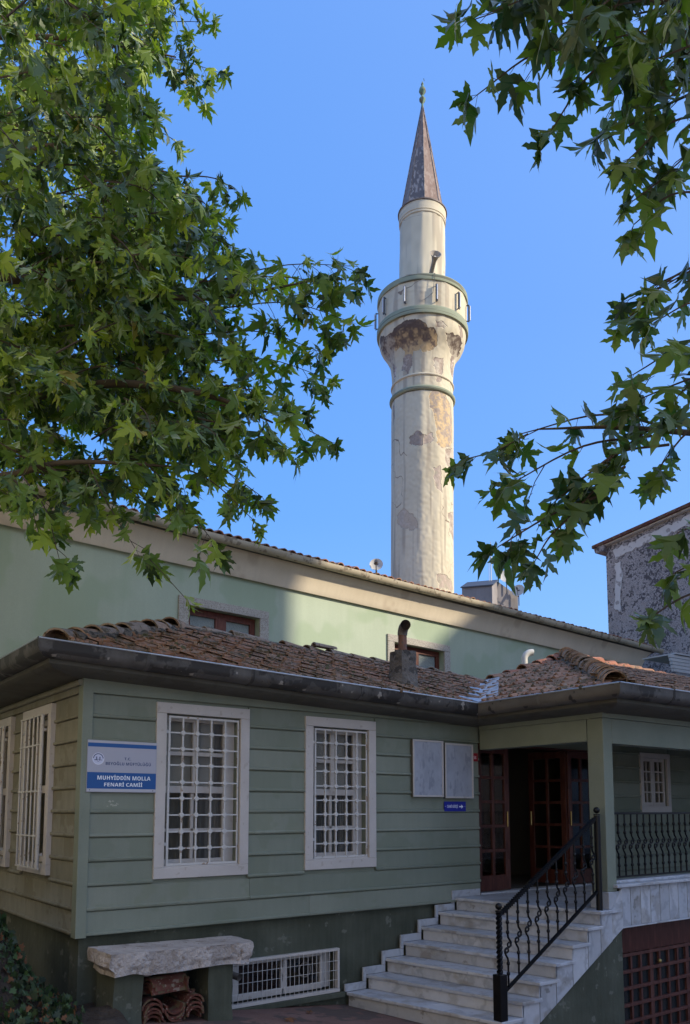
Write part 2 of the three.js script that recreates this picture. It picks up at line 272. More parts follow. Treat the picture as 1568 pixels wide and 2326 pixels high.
// ---------------------------------------------------------------- the timber house
const house = thing('timber_house', 'low sage green timber-clad house with mossy tiled roof and white barred windows', 'house');
const SID0 = 1.10, ROW = 0.2225, ROWS = 10, SIDTOP = SID0 + ROW * ROWS;
const W1 = [0.72, 1.76, 1.58, 3.295], W2 = [2.47, 3.465, 1.59, 3.275];
const BW = [1.36, 2.96, 0.245, 0.715];
const CAS = 0.105;
const inner = (w) => [w[0] + CAS, w[1] - CAS, w[2] + CAS, w[3] - CAS];
mesh('wall', holed(0.02, 5.18, SID0, 3.44, [inner(W1), inner(W2)], 0.16).translate(0, 0, -0.165), M.trim, house);
mesh('plinth', holed(0.05, 5.16, -0.8, SID0, [BW], 0.24).translate(0, 0, -0.29), M.plinth, house);
const LWIN = [[-0.80, -1.80], [-2.28, -3.3]];
{ // left wall, back wall, floor and ceiling close the rooms
  const lw = holed(-3.9, -0.17, SID0, 3.44, LWIN.map(([a, b]) => [b + 0.1, a - 0.1, 1.70, 3.2]), 0.16); lw.rotateY(-Math.PI / 2); lw.translate(0.18, 0, 0);
  mesh('wall', muv(lw), M.sidingOld, house);
  mesh('plinth', bx(0.05, 0.29, -0.8, SID0, -3.9, -0.3), M.plinth, house);
  mesh('wall', bx(0.0, 12, -0.8, 3.44, -4.1, -3.9), M.trim, house);
  mesh('floor', bx(0.18, 5.18, 0.98, 1.06, -3.9, -0.17), M.room, house);
  mesh('ceiling', bx(0.02, 12.2, 3.441, 3.5, -4.1, -0.0), M.room, house);
  mesh('inner_wall', bx(5.04, 5.18, -0.8, 3.44, -3.9, -0.3), M.room, house);
  mesh('basement_floor', bx(0.3, 5.0, -0.9, -0.7, -3.9, -0.3), M.room, house);
}
const boardProfile = [[0, 0.003], [0.026, 0.003], [0.031, 0.009], [0.031, 0.027], [0.026, 0.033], [0.0135, 0.036], [0.0125, ROW - 0.009], [0.003, ROW - 0.006], [0, ROW]];
function boards(span, cuts, place) {                                          // one board per row and stretch of wall between the windows
  for (let i = 0; i < ROWS; i++) {
    const y = SID0 + ROW * i; let runs = [span];
    for (const [a, b, lo, hi] of cuts) if (y + ROW > lo + 0.03 && y < hi - 0.03) runs = runs.flatMap(([p, q]) => [[p, Math.min(q, a)], [Math.max(p, b), q]].filter(([m, n]) => n - m > 0.02));
    for (const [a, b] of runs) { if (b - a > 3) { const m = a + (b - a) * rr(0.3, 0.7); place(a, m - 0.0015, y, i); place(m + 0.0015, b, y, i + 1); } else place(a, b, y, i); }
  }
}
boards([0.09, 5.19], [W1, W2], (a, b, y, i) => mesh('siding_board', prism(boardProfile.map(([o, h]) => [o + rr(-0.0006, 0.0006), h]), V(a, y, 0), V(b, y, 0), V(0, 0, 1)), i % 3 === 1 ? M.sidingB : M.siding, house));
boards([0.09, 3.9], LWIN.map(([a, b]) => [-a, -b, 1.58, 3.31]), (a, b, y) => mesh('siding_board', prism(boardProfile, V(0.018, y, -b), V(0.018, y, -a), V(-1, 0, 0)), M.sidingOld, house));
mesh('corner_post', bx(-0.012, 0.088, SID0 - 0.012, 3.52, -0.088, 0.034, 0.004), M.trim, house);
mesh('frieze_board', bx(-0.004, 5.185, SIDTOP + 0.003, 3.52, 0, 0.032, 0.004), M.trim, house);
mesh('frieze_board', bx(-0.014, 0.018, SIDTOP + 0.003, 3.52, -3.9, -0.09, 0.004), M.sidingOld, house);
mesh('cornice_rail', tube([V(-0.03, 3.42, -3.9), V(-0.03, 3.42, 0.02)], 0.028, 0.028, 8, true), M.sidingOld, house);

M.blind = new THREE.MeshPhysicalMaterial({ color: 0xd8d4ce, transmission: 0.1, thickness: 0, roughness: 1 });
M.sheer = new THREE.MeshPhysicalMaterial({ color: 0xa39f98, transmission: 0.3, thickness: 0, roughness: 1 });
function barredWindow([x0, x1, y0, y1], k) {
  const w = grp('window', house), [a, b, c, d] = inner([x0, x1, y0, y1]);
  // casing boards, mitred ends butted
  mesh('casing', bx(x0, x1, d, y1, 0, 0.038, 0.004), M.white, w); mesh('casing', bx(x0, x1, y0, c, 0, 0.038, 0.004), M.white, w);
  mesh('casing', bx(x0, a, c + 0.001, d - 0.001, 0, 0.038, 0.004), M.white, w); mesh('casing', bx(b, x1, c + 0.001, d - 0.001, 0, 0.038, 0.004), M.white, w);
  mesh('sill', bx(a, b, c - 0.03, c + 0.012, -0.16, 0.012), M.white, w);
  const mid = c + (d - c) * 0.505, hi = c + (d - c) * 0.745, m = (a + b) / 2 - 0.03, z0 = -0.15, z1 = -0.105;
  const sash = (p, q, r, s) => mesh('sash_bar', bx(p, q, r, s, z0, z1, 0.004), M.white, w);
  sash(a, a + 0.045, c, d); sash(b - 0.13, b, c, d); sash(a + 0.046, b - 0.131, d - 0.06, d); sash(a + 0.046, b - 0.131, c + 0.012, c + 0.07);
  mesh('meeting_rail', bx(a + 0.046, b - 0.131, mid - 0.035, mid + 0.035, z0, z1 + 0.02, 0.006), M.white, w);
  sash(m - 0.03, m + 0.03, mid + 0.036, d - 0.061); sash(a + 0.046, m - 0.031, hi - 0.02, hi + 0.02); sash(m + 0.031, b - 0.131, hi - 0.02, hi + 0.02);
  sash(m - 0.045, m - 0.01, c + 0.071, mid - 0.036); sash(a + 0.046, b - 0.131, c + (mid - c) * 0.45, c + (mid - c) * 0.45 + 0.03);
  for (const [p, q, r, s] of [[a + 0.04, m, mid, hi], [m, b - 0.13, mid, hi], [a + 0.04, m, hi, d - 0.05], [m, b - 0.13, hi, d - 0.05], [a + 0.04, b - 0.13, c + 0.02, mid]])
    mesh('pane', bx(p, q, r, s, -0.131, -0.128), M.glass, w);
  mesh('curtain', curtain(b - 0.27, b - 0.02, c, d, -0.22, k), M.curtain, w);
  mesh('lower_curtain', curtain(a, b - 0.24, c, mid, -0.24, k + 1), M.sheer, w);
  mesh('roller_blind', bx(a, b - 0.2, mid - 0.02, d, -0.178, -0.175), M.blind, w);
  // iron grille, welded from square bar with diamond bosses
  const g = [a + 0.03, b - 0.012, c + 0.015, d - 0.02], gz = 0.006, s = 0.0085, nv = 5, nh = 9;
  mesh('grille_frame', [bx(g[0], g[1], g[3] - 0.02, g[3], gz - s, gz + s), bx(g[0], g[1], g[2], g[2] + 0.022, gz - s, gz + s), bx(g[0], g[0] + 0.022, g[2] + 0.022, g[3] - 0.02, gz - s, gz + s), bx(g[1] - 0.014, g[1], g[2] + 0.022, g[3] - 0.02, gz - s, gz + s)], M.grille, w);
  const boss = new RoundedBoxGeometry(0.048, 0.048, 0.03, 1, 0.006).rotateZ(Math.PI / 4);
  for (let i = 1; i < nv; i++) mesh('grille_bar', bx(g[0] + (g[1] - g[0]) * i / nv - s, g[0] + (g[1] - g[0]) * i / nv + s, g[2] + 0.022, g[3] - 0.02, gz - s * 0.9, gz + s * 0.9), M.grille, w);
  for (let j = 1; j < nh; j++) {
    const y = g[2] + (g[3] - g[2]) * j / nh + rr(-0.003, 0.003);
    mesh('grille_bar', bx(g[0] + 0.022, g[1] - 0.014, y - s * 0.8, y + s * 0.8, gz - s * 0.7, gz + s * 0.7), M.grille, w);
    for (let i = 1; i < nv; i++) { const o = mesh('grille_boss', boss, M.grille, w); o.position.set(g[0] + (g[1] - g[0]) * i / nv, y, gz); }
  }
  for (const t of [0.14, 0.87]) mesh('grille_lug', bx(a, g[0], c + (d - c) * t, c + (d - c) * t + 0.03, gz - 0.006, gz + 0.006), M.grille, w);
}
function curtain(p, q, r, s, z, ph) {
  const n = 36, P = [], I = []; for (let j = 0; j < 2; j++) for (let i = 0; i <= n; i++) P.push(p + (q - p) * i / n, j ? s : r, z + 0.016 * Math.sin(i * 1.25 + ph) + 0.008 * Math.sin(i * 0.5));
  for (let i = 0; i < n; i++) I.push(i, i + 1, i + n + 2, i, i + n + 2, i + n + 1);
  const g = new THREE.BufferGeometry(); g.setAttribute('position', new THREE.Float32BufferAttribute(P, 3)); g.setIndex(I); g.computeVertexNormals(); return muv(g);
}
barredWindow(W1, 0); barredWindow(W2, 2);
for (const [za, zb] of LWIN) {                                                 // windows in the end wall
  const w = grp('window', house), y0 = 1.6, y1 = 3.31, cas = (a, b, c, d) => mesh('casing', bx(-0.045, 0.018, c, d, b, a, 0.004), M.white, w);
  cas(za, zb, y1 - 0.1, y1); cas(za, zb, y0, y0 + 0.1); cas(za, za - 0.1, y0 + 0.101, y1 - 0.101); cas(zb + 0.1, zb, y0 + 0.101, y1 - 0.101);
  for (const [a, b, c, d] of [[za - 0.1, za - 0.15, 1.7, 3.2], [zb + 0.15, zb + 0.1, 1.7, 3.2], [za - 0.15, zb + 0.15, 3.14, 3.2], [za - 0.15, zb + 0.15, 1.7, 1.76], [za - 0.15, zb + 0.15, 2.42, 2.5], [(za + zb) / 2 + 0.03, (za + zb) / 2 - 0.03, 2.5, 3.14]])
    mesh('sash_bar', bx(0.10, 0.145, c, d, b, a), M.white, w);
  mesh('pane', bx(0.12, 0.123, 1.72, 3.18, zb + 0.12, za - 0.12), M.glass, w);
  const cu = curtain(-(za - 0.1), -(zb + 0.1) - 0.25, 1.72, 3.18, 0, 1); cu.rotateY(Math.PI / 2).translate(0.26, 0, 0); mesh('curtain', cu, M.curtain, w);
  for (let i = 0; i < 6; i++) { const z = za - 0.14 + (zb - za + 0.28) * i / 5; mesh('grille_bar', tube([V(-0.085, 1.66, z), V(-0.085, 3.2, z)], i ? 0.011 : 0.02, i ? 0.011 : 0.02, 6, true), M.grille, w); }
  for (const y of [1.66, 1.98, 2.43, 2.9, 3.2]) { mesh('grille_bar', bx(-0.098, -0.072, y - 0.008, y + 0.008, zb + 0.12, za - 0.12), M.grille, w); }
  for (const y of [1.8, 3.05]) for (const z of [za - 0.14, zb + 0.14]) mesh('grille_lug', bx(-0.085, -0.04, y - 0.015, y + 0.015, z - 0.008, z + 0.008), M.grille, w);
}
{ // basement window behind welded wire
  const w = grp('basement_window', house), [a, b, c, d] = BW;
  const fr = (p, q, r, s, z0, z1) => mesh('frame', bx(p, q, r, s, z0, z1, 0.004), M.white, w);
  fr(a, b, d - 0.028, d, -0.05, 0.006); fr(a, b, c, c + 0.035, -0.05, 0.012); fr(a, a + 0.03, c + 0.036, d - 0.029, -0.05, 0.006); fr(b - 0.03, b, c + 0.036, d - 0.029, -0.05, 0.006);
  for (const [p, q] of [[1.75, 2.27], [2.35, 2.78]]) {
    const e = 0.07, z0 = -0.17, z1 = -0.12;
    const s = (a1, b1, c1, d1) => mesh('sash_bar', bx(a1, b1, c1, d1, z0, z1, 0.006), M.white, w);
    s(p - e, q + e / 2, c + 0.036, c + 0.10); s(p - e, q + e / 2, d - 0.08, d - 0.029); s(p - e, p, c + 0.101, d - 0.081); s(q, q + e / 2, c + 0.101, d - 0.081);
    mesh('pane', bx(p - 0.01, q + 0.01, c + 0.09, d - 0.07, -0.146, -0.143), M.glass, w);
  }
  mesh('reveal', bx(2.82, b - 0.031, c + 0.036, d - 0.029, -0.25, -0.16), M.white, w);
  mesh('flue_ring', new THREE.TorusGeometry(0.075, 0.009, 8, 24).translate(2.585, 0.50, -0.135), M.pipeGrey, w);
  mesh('flue', tube([V(2.585, 0.5, -0.3), V(2.585, 0.5, -0.115)], 0.05, 0.05, 14, true), M.dark, w);
  for (let i = 1; i < 27; i++) { const x = a + 0.03 + (b - a - 0.06) * i / 27; mesh('grille_wire', bx(x - 0.0022, x + 0.0022, c + 0.03, d - 0.02, 0.007, 0.0125), M.grille, w); }
  for (let j = 1; j < 4; j++) { const y = c + 0.035 + (d - c - 0.063) * j / 4; mesh('grille_wire', bx(a + 0.02, b - 0.02, y - 0.002, y + 0.002, 0.0127, 0.018), M.grille, w); }
  mesh('vent_pipe', tube([V(1.56, 0.62, -0.1), V(1.56, 0.61, 0.03), V(1.575, 0.595, 0.10), V(1.60, 0.585, 0.17)], 0.032, 0.036, 12), M.pipeGrey, house);
  mesh('basement_sill', bx(1.36, 3.02, 0.185, 0.243, -0.06, 0.035, 0.008), M.plinth, house);
}

// eaves: soffit, gutters
const EV = { bl: V(-0.5, 3.70, -4.4), a: V(-0.5, 3.695, 0.4), v: V(4.8, 3.55, 0.4), p: V(4.8, 3.556, 2.42), e: V(13.5, 3.62, 2.42) };
{
  const gp = [[-0.12, -0.15], [-0.06, -0.165], [-0.01, -0.155], [0.03, -0.125], [0.05, -0.08], [0.052, -0.02], [0.058, 0], [0.045, 0.002], [0.04, -0.02], [0.036, -0.08], [0.01, -0.115], [-0.06, -0.14], [-0.12, -0.13]].map(([o, h]) => [o, h * 0.86]);
  const sp = [[-0.62, -0.245], [-0.13, -0.205], [-0.085, -0.175], [-0.085, -0.118], [-0.62, -0.118]];
  const runs = [[EV.bl, EV.a, V(-1, 0, 0), 0, 1, M.gutter], [EV.a, EV.v, V(0, 0, 1), -1, -1, M.gutter], [EV.v, EV.p, V(-1, 0, 0), 1, 1, M.gutterPale], [EV.p, EV.e, V(0, 0, 1), -1, 0, M.gutter]];
  for (const [p, q, out, m0, m1, m] of runs) {
    const gut = mesh('gutter', prism(gp, p, q, out, V(0, 1, 0), m0, m1), m, house);
    mesh('gutter_lip', tube([p.clone().addScaledVector(out, 0.052).add(V(0, 0.004, 0)).addScaledVector(V(0, 0, 0).subVectors(q, p).normalize(), 0.052 * m0), q.clone().addScaledVector(out, 0.052).add(V(0, 0.004, 0)).addScaledVector(V(0, 0, 0).subVectors(q, p).normalize(), 0.052 * m1)], 0.0105, 0.0105, 6), M.zinc, gut);
    const dir = V(0, 0, 0).subVectors(q, p), len = dir.length(); dir.normalize();
    for (let t = 0.7 + rr(0, 0.3); t < Math.min(len - 0.4, 6); t += rr(1.1, 1.5)) { const c = p.clone().addScaledVector(dir, len > 6 && p === EV.bl ? len - t : t); mesh('gutter_joint', prism(gp.map(([o, h]) => [o * (o > 0 ? 1.1 : 1), h * 1.05]), c, c.clone().addScaledVector(dir, 0.035), out), m, gut); }
    mesh('soffit', prism(sp, p, q, out, V(0, 1, 0), m0, m1), M.soffit, house);
  }
}
// ---------------------------------------------------------------- roof
const HIP = V(1.84, 4.53, -1.94), VT = V(7.45, 4.37, -1.98), APX = V(9.63, 5.05, -2.0), RE = V(14, 4.95, -2.0);
const roof = grp('roof', house);
{
  const dn = 0.06, A = EV.a.clone().add(V(0.02, -dn, -0.02)), v = EV.v.clone().add(V(0.02, -dn, -0.02)), P = EV.p.clone().add(V(0.02, -dn, -0.02)), E = V(14, 3.56, 2.40);
  const B = V(-0.48, 3.64, -4.3), B2 = V(14, 3.5, -4.6), B1 = V(7.45, 3.5, -4.4), d = (p) => p.clone().add(V(0, -dn, 0));
  const tri = [], f = (...p) => { for (let i = 1; i + 1 < p.length; i++) for (const w of [p[0], p[i], p[i + 1]]) tri.push(w.x, w.y, w.z); };
  f(A, v, d(VT), d(HIP)); f(B, A, d(HIP)); f(B, d(HIP), d(VT), B1); f(v, P, d(APX), d(VT)); f(P, E, d(RE), d(APX)); f(d(VT), d(APX), B1); f(d(APX), d(RE), B2, B1);
  const g = new THREE.BufferGeometry(); g.setAttribute('position', new THREE.Float32BufferAttribute(tri, 3)); g.computeVertexNormals();
  mesh('roof_deck', muv(g), M.tiles[4], roof);
}
const TW = 0.235, TL = 0.36;
function tileGeo(k) {                                                            // interlocking clay tile, u across, v up the slope
  const xs = [-0.5, -0.44, -0.36, -0.28, -0.06, 0.0, 0.06, 0.30, 0.40, 0.5], hs = [0.030, 0.040, 0.030, 0.006, 0.006, 0.020, 0.006, 0.006, 0.010, 0.022];
  const top = (v, lift) => xs.map((x, i) => V(x * TW * 1.0, hs[i] + lift + rr(-0.0015, 0.0015), v));
  const f = top(0.02, 0.042), b = top(-TL - 0.05, 0.004), und = xs.map((x, i) => V(x * TW, hs[i] + 0.008, 0.02)), P = [], q = (a, c, d, e) => { for (const w of [a, c, d, a, d, e]) P.push(w.x, w.y, w.z); };
  for (let i = 0; i + 1 < xs.length; i++) { q(f[i], f[i + 1], b[i + 1], b[i]); q(und[i], und[i + 1], f[i + 1], f[i]); }
  const g = new THREE.BufferGeometry(); g.setAttribute('position', new THREE.Float32BufferAttribute(P, 3)); g.computeVertexNormals();
  const h = toCreasedNormals(g, 0.9), p = h.attributes.position, uv = []; for (let i = 0; i < p.count; i++) uv.push(p.getX(i) + k * 0.31, p.getZ(i) + p.getY(i) + k * 0.17);
  h.setAttribute('uv', new THREE.Float32BufferAttribute(uv, 2)); return h;
}
const TG = Array.from({ length: 6 }, (_, k) => tileGeo(k));
const allTiles = [], mossSpots = [];
function slope(O, ea, up, len, rise, ok) {                                        // O: eave corner, ea: unit along eave, up: unit up the slope
  const n = V(0, 0, 0).crossVectors(ea, up).normalize(); if (n.y < 0) n.negate();
  const xax = ea.clone(), yax = n, zax = V(0, 0, 0).crossVectors(xax, yax);
  const flip = zax.dot(up) > 0;
  for (let j = 0; j * TL < rise; j++) {
    const sag = 0.02 * noise(j * 0.7, 3, 9);
    for (let i = 0; i * TW < len; i++) {
      const a = (i + 0.5) * TW + rr(-0.006, 0.006), b = j * TL + rr(-0.012, 0.012), c = O.clone().addScaledVector(ea, a).addScaledVector(up, b + TL * 0.5);
      if (!ok(c)) continue;
      const p = O.clone().addScaledVector(ea, a).addScaledVector(up, b).addScaledVector(n, -0.02 + sag + rr(-0.004, 0.006));
      const m = new THREE.Matrix4().makeBasis(flip ? xax.clone().negate() : xax, yax, flip ? zax.clone().negate() : zax); m.multiply(new THREE.Matrix4().makeRotationFromEuler(new THREE.Euler(rr(-0.02, 0.02), rr(-0.025, 0.025), rr(-0.02, 0.02)))); m.setPosition(p);
      allTiles.push({ m, p, j });
      const cnt = Math.floor(rr(0, 7)); for (let k = 0; k < cnt; k++) mossSpots.push([p.clone().addScaledVector(ea, rr(-0.5, 0.5) * TW).addScaledVector(up, rr(-0.05, 0.2)).addScaledVector(n, 0.045), rr(0.5, 1.5)]);
    }
  }
}
{
  const along = (p, q) => V(0, 0, 0).subVectors(q, p).normalize();
  const cross2 = (p, a, b) => (b.x - a.x) * (p.z - a.z) - (b.z - a.z) * (p.x - a.x);
  { // slope over the front wall
    const O = EV.a.clone().add(V(0, -0.01, -0.0)), ea = along(EV.a, EV.v), top = HIP.clone().add(V(0, 0, 0)), up = V(0, 0, 0).subVectors(top, O); up.addScaledVector(ea, -up.dot(ea)); const rise = up.length(); up.normalize();
    slope(O, ea, up, 8.2, rise - 0.1, (c) => cross2(c, EV.a, HIP) > 0.02 && cross2(c, EV.v, VT) < -0.55 && c.z > -1.95);
  }
  { // end slope of the porch, towards the viewer's side
    const O = EV.v.clone().add(V(0, -0.01, -2.5)), ea = V(0, 0, 1), up = along(V(4.8, 3.55, 0), V(9.63, 5.03, 0));
    slope(O, ea, up, 5, 5.0, (c) => cross2(c, EV.v, VT) > 0.5 && cross2(c, EV.p, APX) < -0.05 && c.z > -1.98);
  }
  { // front slope of the porch
    const O = EV.p.clone().add(V(0, -0.01, 0)), ea = along(EV.p, EV.e), up = along(V(0, 3.55, 2.42), V(0, 4.97, -2));
    slope(O, ea, up, 9.2, 4.6, (c) => cross2(c, EV.p, APX) > 0.05 && c.z > -1.98);
  }
  const cp = camera.position; for (const t of allTiles) t.d = t.p.distanceTo(cp) + (t.p.z > 0.6 && t.p.x > 7.2 && t.p.z > 2.4 - (t.p.x - 4.8) * 0.4 ? 4 : 0);
  allTiles.sort((a, b) => a.d - b.d);
  const rest = [];
  allTiles.forEach((t, k) => {
    const g = TG[Math.floor(rnd() * TG.length)];
    if (k < 300) { const o = mesh('roof_tile', g, M.tiles[Math.floor(rnd() * 5)], roof); o.matrixAutoUpdate = false; t.m.decompose(o.position, o.quaternion, o.scale); o.updateMatrix(); }
    else rest.push(g.clone().applyMatrix4(t.m));
  });
  if (rest.length) mesh('roof_tiles', rest, M.tiles[1], roof).userData.kind = 'stuff';
  // moss and leaf litter lying on the tiles
  const mg = new THREE.IcosahedronGeometry(0.018, 0), im = new THREE.InstancedMesh(mg, M.moss, mossSpots.length), q = new THREE.Quaternion(), mm = new THREE.Matrix4(); im.name = 'moss'; im.userData.kind = 'stuff';
  const cols = [[0.12, 0.085, 0.055], [0.17, 0.115, 0.075], [0.08, 0.068, 0.045], [0.26, 0.2, 0.145], [0.1, 0.095, 0.05]];
  mossSpots.forEach(([p, s], i) => { q.setFromEuler(new THREE.Euler(rr(0, 3), rr(0, 3), rr(0, 3))); mm.compose(p, q, V(s * rr(0.8, 1.8), s * rr(0.4, 0.9), s * rr(0.8, 1.6))); im.setMatrixAt(i, mm); const c = cols[Math.floor(rnd() * cols.length)]; im.setColorAt(i, new THREE.Color().setRGB(...c)); });
  im.castShadow = im.receiveShadow = true; roof.add(im);
}
function barrel(r0, r1, len, k) {                                                 // half-round ridge tile lying along +z, wide end at z = 0
  const n = 8, ring = (r, z, t) => { const o = []; for (let i = 0; i <= n; i++) { const a = Math.PI * (i / n); o.push(V(r * Math.cos(a), r * 0.95 * Math.sin(a), z)); } for (let i = n; i >= 0; i--) { const a = Math.PI * (i / n); o.push(V((r - t) * Math.cos(a), (r - t) * 0.95 * Math.sin(a), z)); } return o; };
  return loft([ring(r0, 0, 0.018), ring(r0 * 0.98, -0.05, 0.018), ring(r1, -len, 0.018)], true, 0.8);
}
const BG = [barrel(0.135, 0.105, 0.42), barrel(0.13, 0.105, 0.42), barrel(0.14, 0.11, 0.42)];
function ridge(p0, p1, step, mats, lift = 0.0, jit = 0.03, skip = () => false) {
  const d = V(0, 0, 0).subVectors(p1, p0), L = d.length(); d.normalize();
  for (let s = 0, i = 0; s < L - 0.1; s += step, i++) {
    if (skip(i)) continue;
    const z = d.clone().negate(), x = V(0, 1, 0).cross(z).normalize(), y = V(0, 0, 0).crossVectors(z, x), m = new THREE.Matrix4().makeBasis(x, y, z);
    m.multiply(new THREE.Matrix4().makeRotationFromEuler(new THREE.Euler(rr(-jit, jit) - 0.05, rr(-jit, jit) * 1.4, rr(-jit, jit)))); m.setPosition(p0.clone().addScaledVector(d, s).add(V(0, lift + rr(-0.008, 0.012), 0)));
    const o = mesh('ridge_tile', BG[i % 3], mats[Math.floor(rnd() * mats.length)], roof); m.decompose(o.position, o.quaternion, o.scale);
  }
}
ridge(EV.a.clone().add(V(0.16, -0.0, -0.16)), HIP, 0.36, [M.tileStone, M.tiles[3], M.tileStone], 0.02, 0.09);
ridge(HIP.clone().add(V(-0.05, 0, 0)), VT.clone().add(V(-0.1, 0, 0)), 0.4, [M.tileStone, M.tileStone, M.tiles[4]], -0.035, 0.07);
ridge(EV.p.clone().add(V(0.16, 0.0, -0.15)), APX, 0.2, [M.tileStone, M.tiles[4], M.tiles[3]], 0.06, 0.06);
ridge(VT.clone().add(V(0.15, 0.02, 0)), APX, 0.42, [M.tileNew, M.tileNew, M.tiles[0]], 0.0, 0.06);
ridge(RE, APX, 0.42, [M.tileNew, M.tileNew, M.tiles[0]], 0.0, 0.06);
for (const [p, q] of [[HIP, VT], [VT, APX], [APX, RE], [EV.a.clone().lerp(HIP, 0.12), HIP], [EV.p.clone().lerp(APX, 0.07), APX]]) {                           // lumpy mortar bedding under the ridge tiles
  const n = 40, rings = []; for (let i = 0; i <= n; i++) { const c = p.clone().lerp(q, i / n); const a = []; for (let k = 0; k < 7; k++) { const t = Math.PI * k / 6, r = 0.13 + 0.05 * noise(i * 0.9, k * 1.3, 17); const hipLine = Math.abs(q.z - p.z) > 1; a.push(c.clone().add(V(hipLine ? Math.cos(t) * r * 0.8 : 0, -0.07 + (hipLine ? 0.02 : 0) + Math.sin(t) * r * 0.7, Math.cos(t) * r * (hipLine ? 0.8 : 1.2)))); } rings.push(a); }
  mesh('ridge_mortar', loft(rings, true, 0.6), M.mortar, roof);
}
{ // lead valley and a patch beside the chimney
  const d = V(0, 0, 0).subVectors(VT, EV.v), n = 12, P = [], I = [];
  for (let i = 0; i <= n; i++) { const c = EV.v.clone().addScaledVector(d, i / n); for (let k = 0; k < 5; k++) { const o = (k - 2) / 2; P.push(c.x + o * 0.17 + rr(-0.012, 0.012), c.y + 0.035 + Math.abs(o) * 0.06 + rr(-0.008, 0.01), c.z + o * 0.17); } }
  for (let i = 0; i < n; i++) for (let k = 0; k < 4; k++) { const a = i * 5 + k; I.push(a, a + 1, a + 6, a, a + 6, a + 5); }
  const g = new THREE.BufferGeometry(); g.setAttribute('position', new THREE.Float32BufferAttribute(P, 3)); g.setIndex(I); g.computeVertexNormals(); mesh('valley_flashing', muv(g), M.flash, roof);
  const c2 = EV.v, h = []; for (let i = 0; i <= 6; i++) for (let k = 0; k < 3; k++) h.push(4.0 + i * 0.14, 3.60 - i * 0.004 + k * 0.03 * (1 - i / 7) + rr(-0.006, 0.006) + 0.015, 0.37 - k * 0.10 * (1 - i / 7));
  const I2 = []; for (let i = 0; i < 6; i++) for (let k = 0; k < 2; k++) { const a = i * 3 + k; I2.push(a, a + 1, a + 4, a, a + 4, a + 3); }
  const g2 = new THREE.BufferGeometry(); g2.setAttribute('position', new THREE.Float32BufferAttribute(h, 3)); g2.setIndex(I2); g2.computeVertexNormals(); mesh('eave_flashing', muv(g2), M.flash, roof);
  mesh('loose_tile', barrel(0.06, 0.05, 0.42).rotateY(-1.45).translate(3.9, 4.55, -1.9), M.tileStone, roof);
}
{ // cement-clad chimney with a stove pipe
  const ch = grp('chimney', house), cx = 4.06, cz = -0.16, rings = [];
  for (let j = 0; j <= 8; j++) { const y = 3.55 + j * 0.082, r = 0.175 - j * 0.006 + (j > 6 ? 0.012 : 0); rings.push(Array.from({ length: 16 }, (_, k) => { const a = k / 16 * 2 * Math.PI, s = 1 / Math.max(Math.abs(Math.cos(a)), Math.abs(Math.sin(a))), q = r * (0.45 * s + 0.55) * (0.92 + 0.16 * noise(k * 0.9, j * 0.8, 21)); return V(cx + q * Math.cos(a), y + rr(-0.01, 0.01), cz - q * Math.sin(a)); })); }
  mesh('stack', loft(rings, true, 0.5), M.cement, ch);
  mesh('stove_pipe', tube([V(cx, 4.15, cz), V(cx - 0.005, 4.42, cz)], 0.056, 0.054, 16), M.pipeBrown, ch);
  const el = []; for (let i = 0; i <= 8; i++) { const a = i / 8 * Math.PI * 0.5; el.push(V(cx - 0.005 - 0.055 * (1 - Math.cos(a)) * 0.75, 4.42 + 0.1 * Math.sin(a) + 0.0, cz + 0.10 * (1 - Math.cos(a)))); }
  el.push(el[8].clone().add(V(-0.03, 0, 0.045)));
  mesh('pipe_elbow', tube(el, 0.062, 0.064, 18), M.pipeGrey, ch);
  const e2 = []; for (let i = 0; i <= 8; i++) { const a = i / 8 * Math.PI * 0.55; e2.push(V(8.86 + 0.13 * (1 - Math.cos(a)), 4.98 + 0.13 * Math.sin(a), -2.32 + 0.06 * (1 - Math.cos(a)))); }
  mesh('vent_pipe', tube([V(8.86, 4.5, -2.32), ...e2], 0.056, 0.06, 18), M.pipeWhite, house);
}

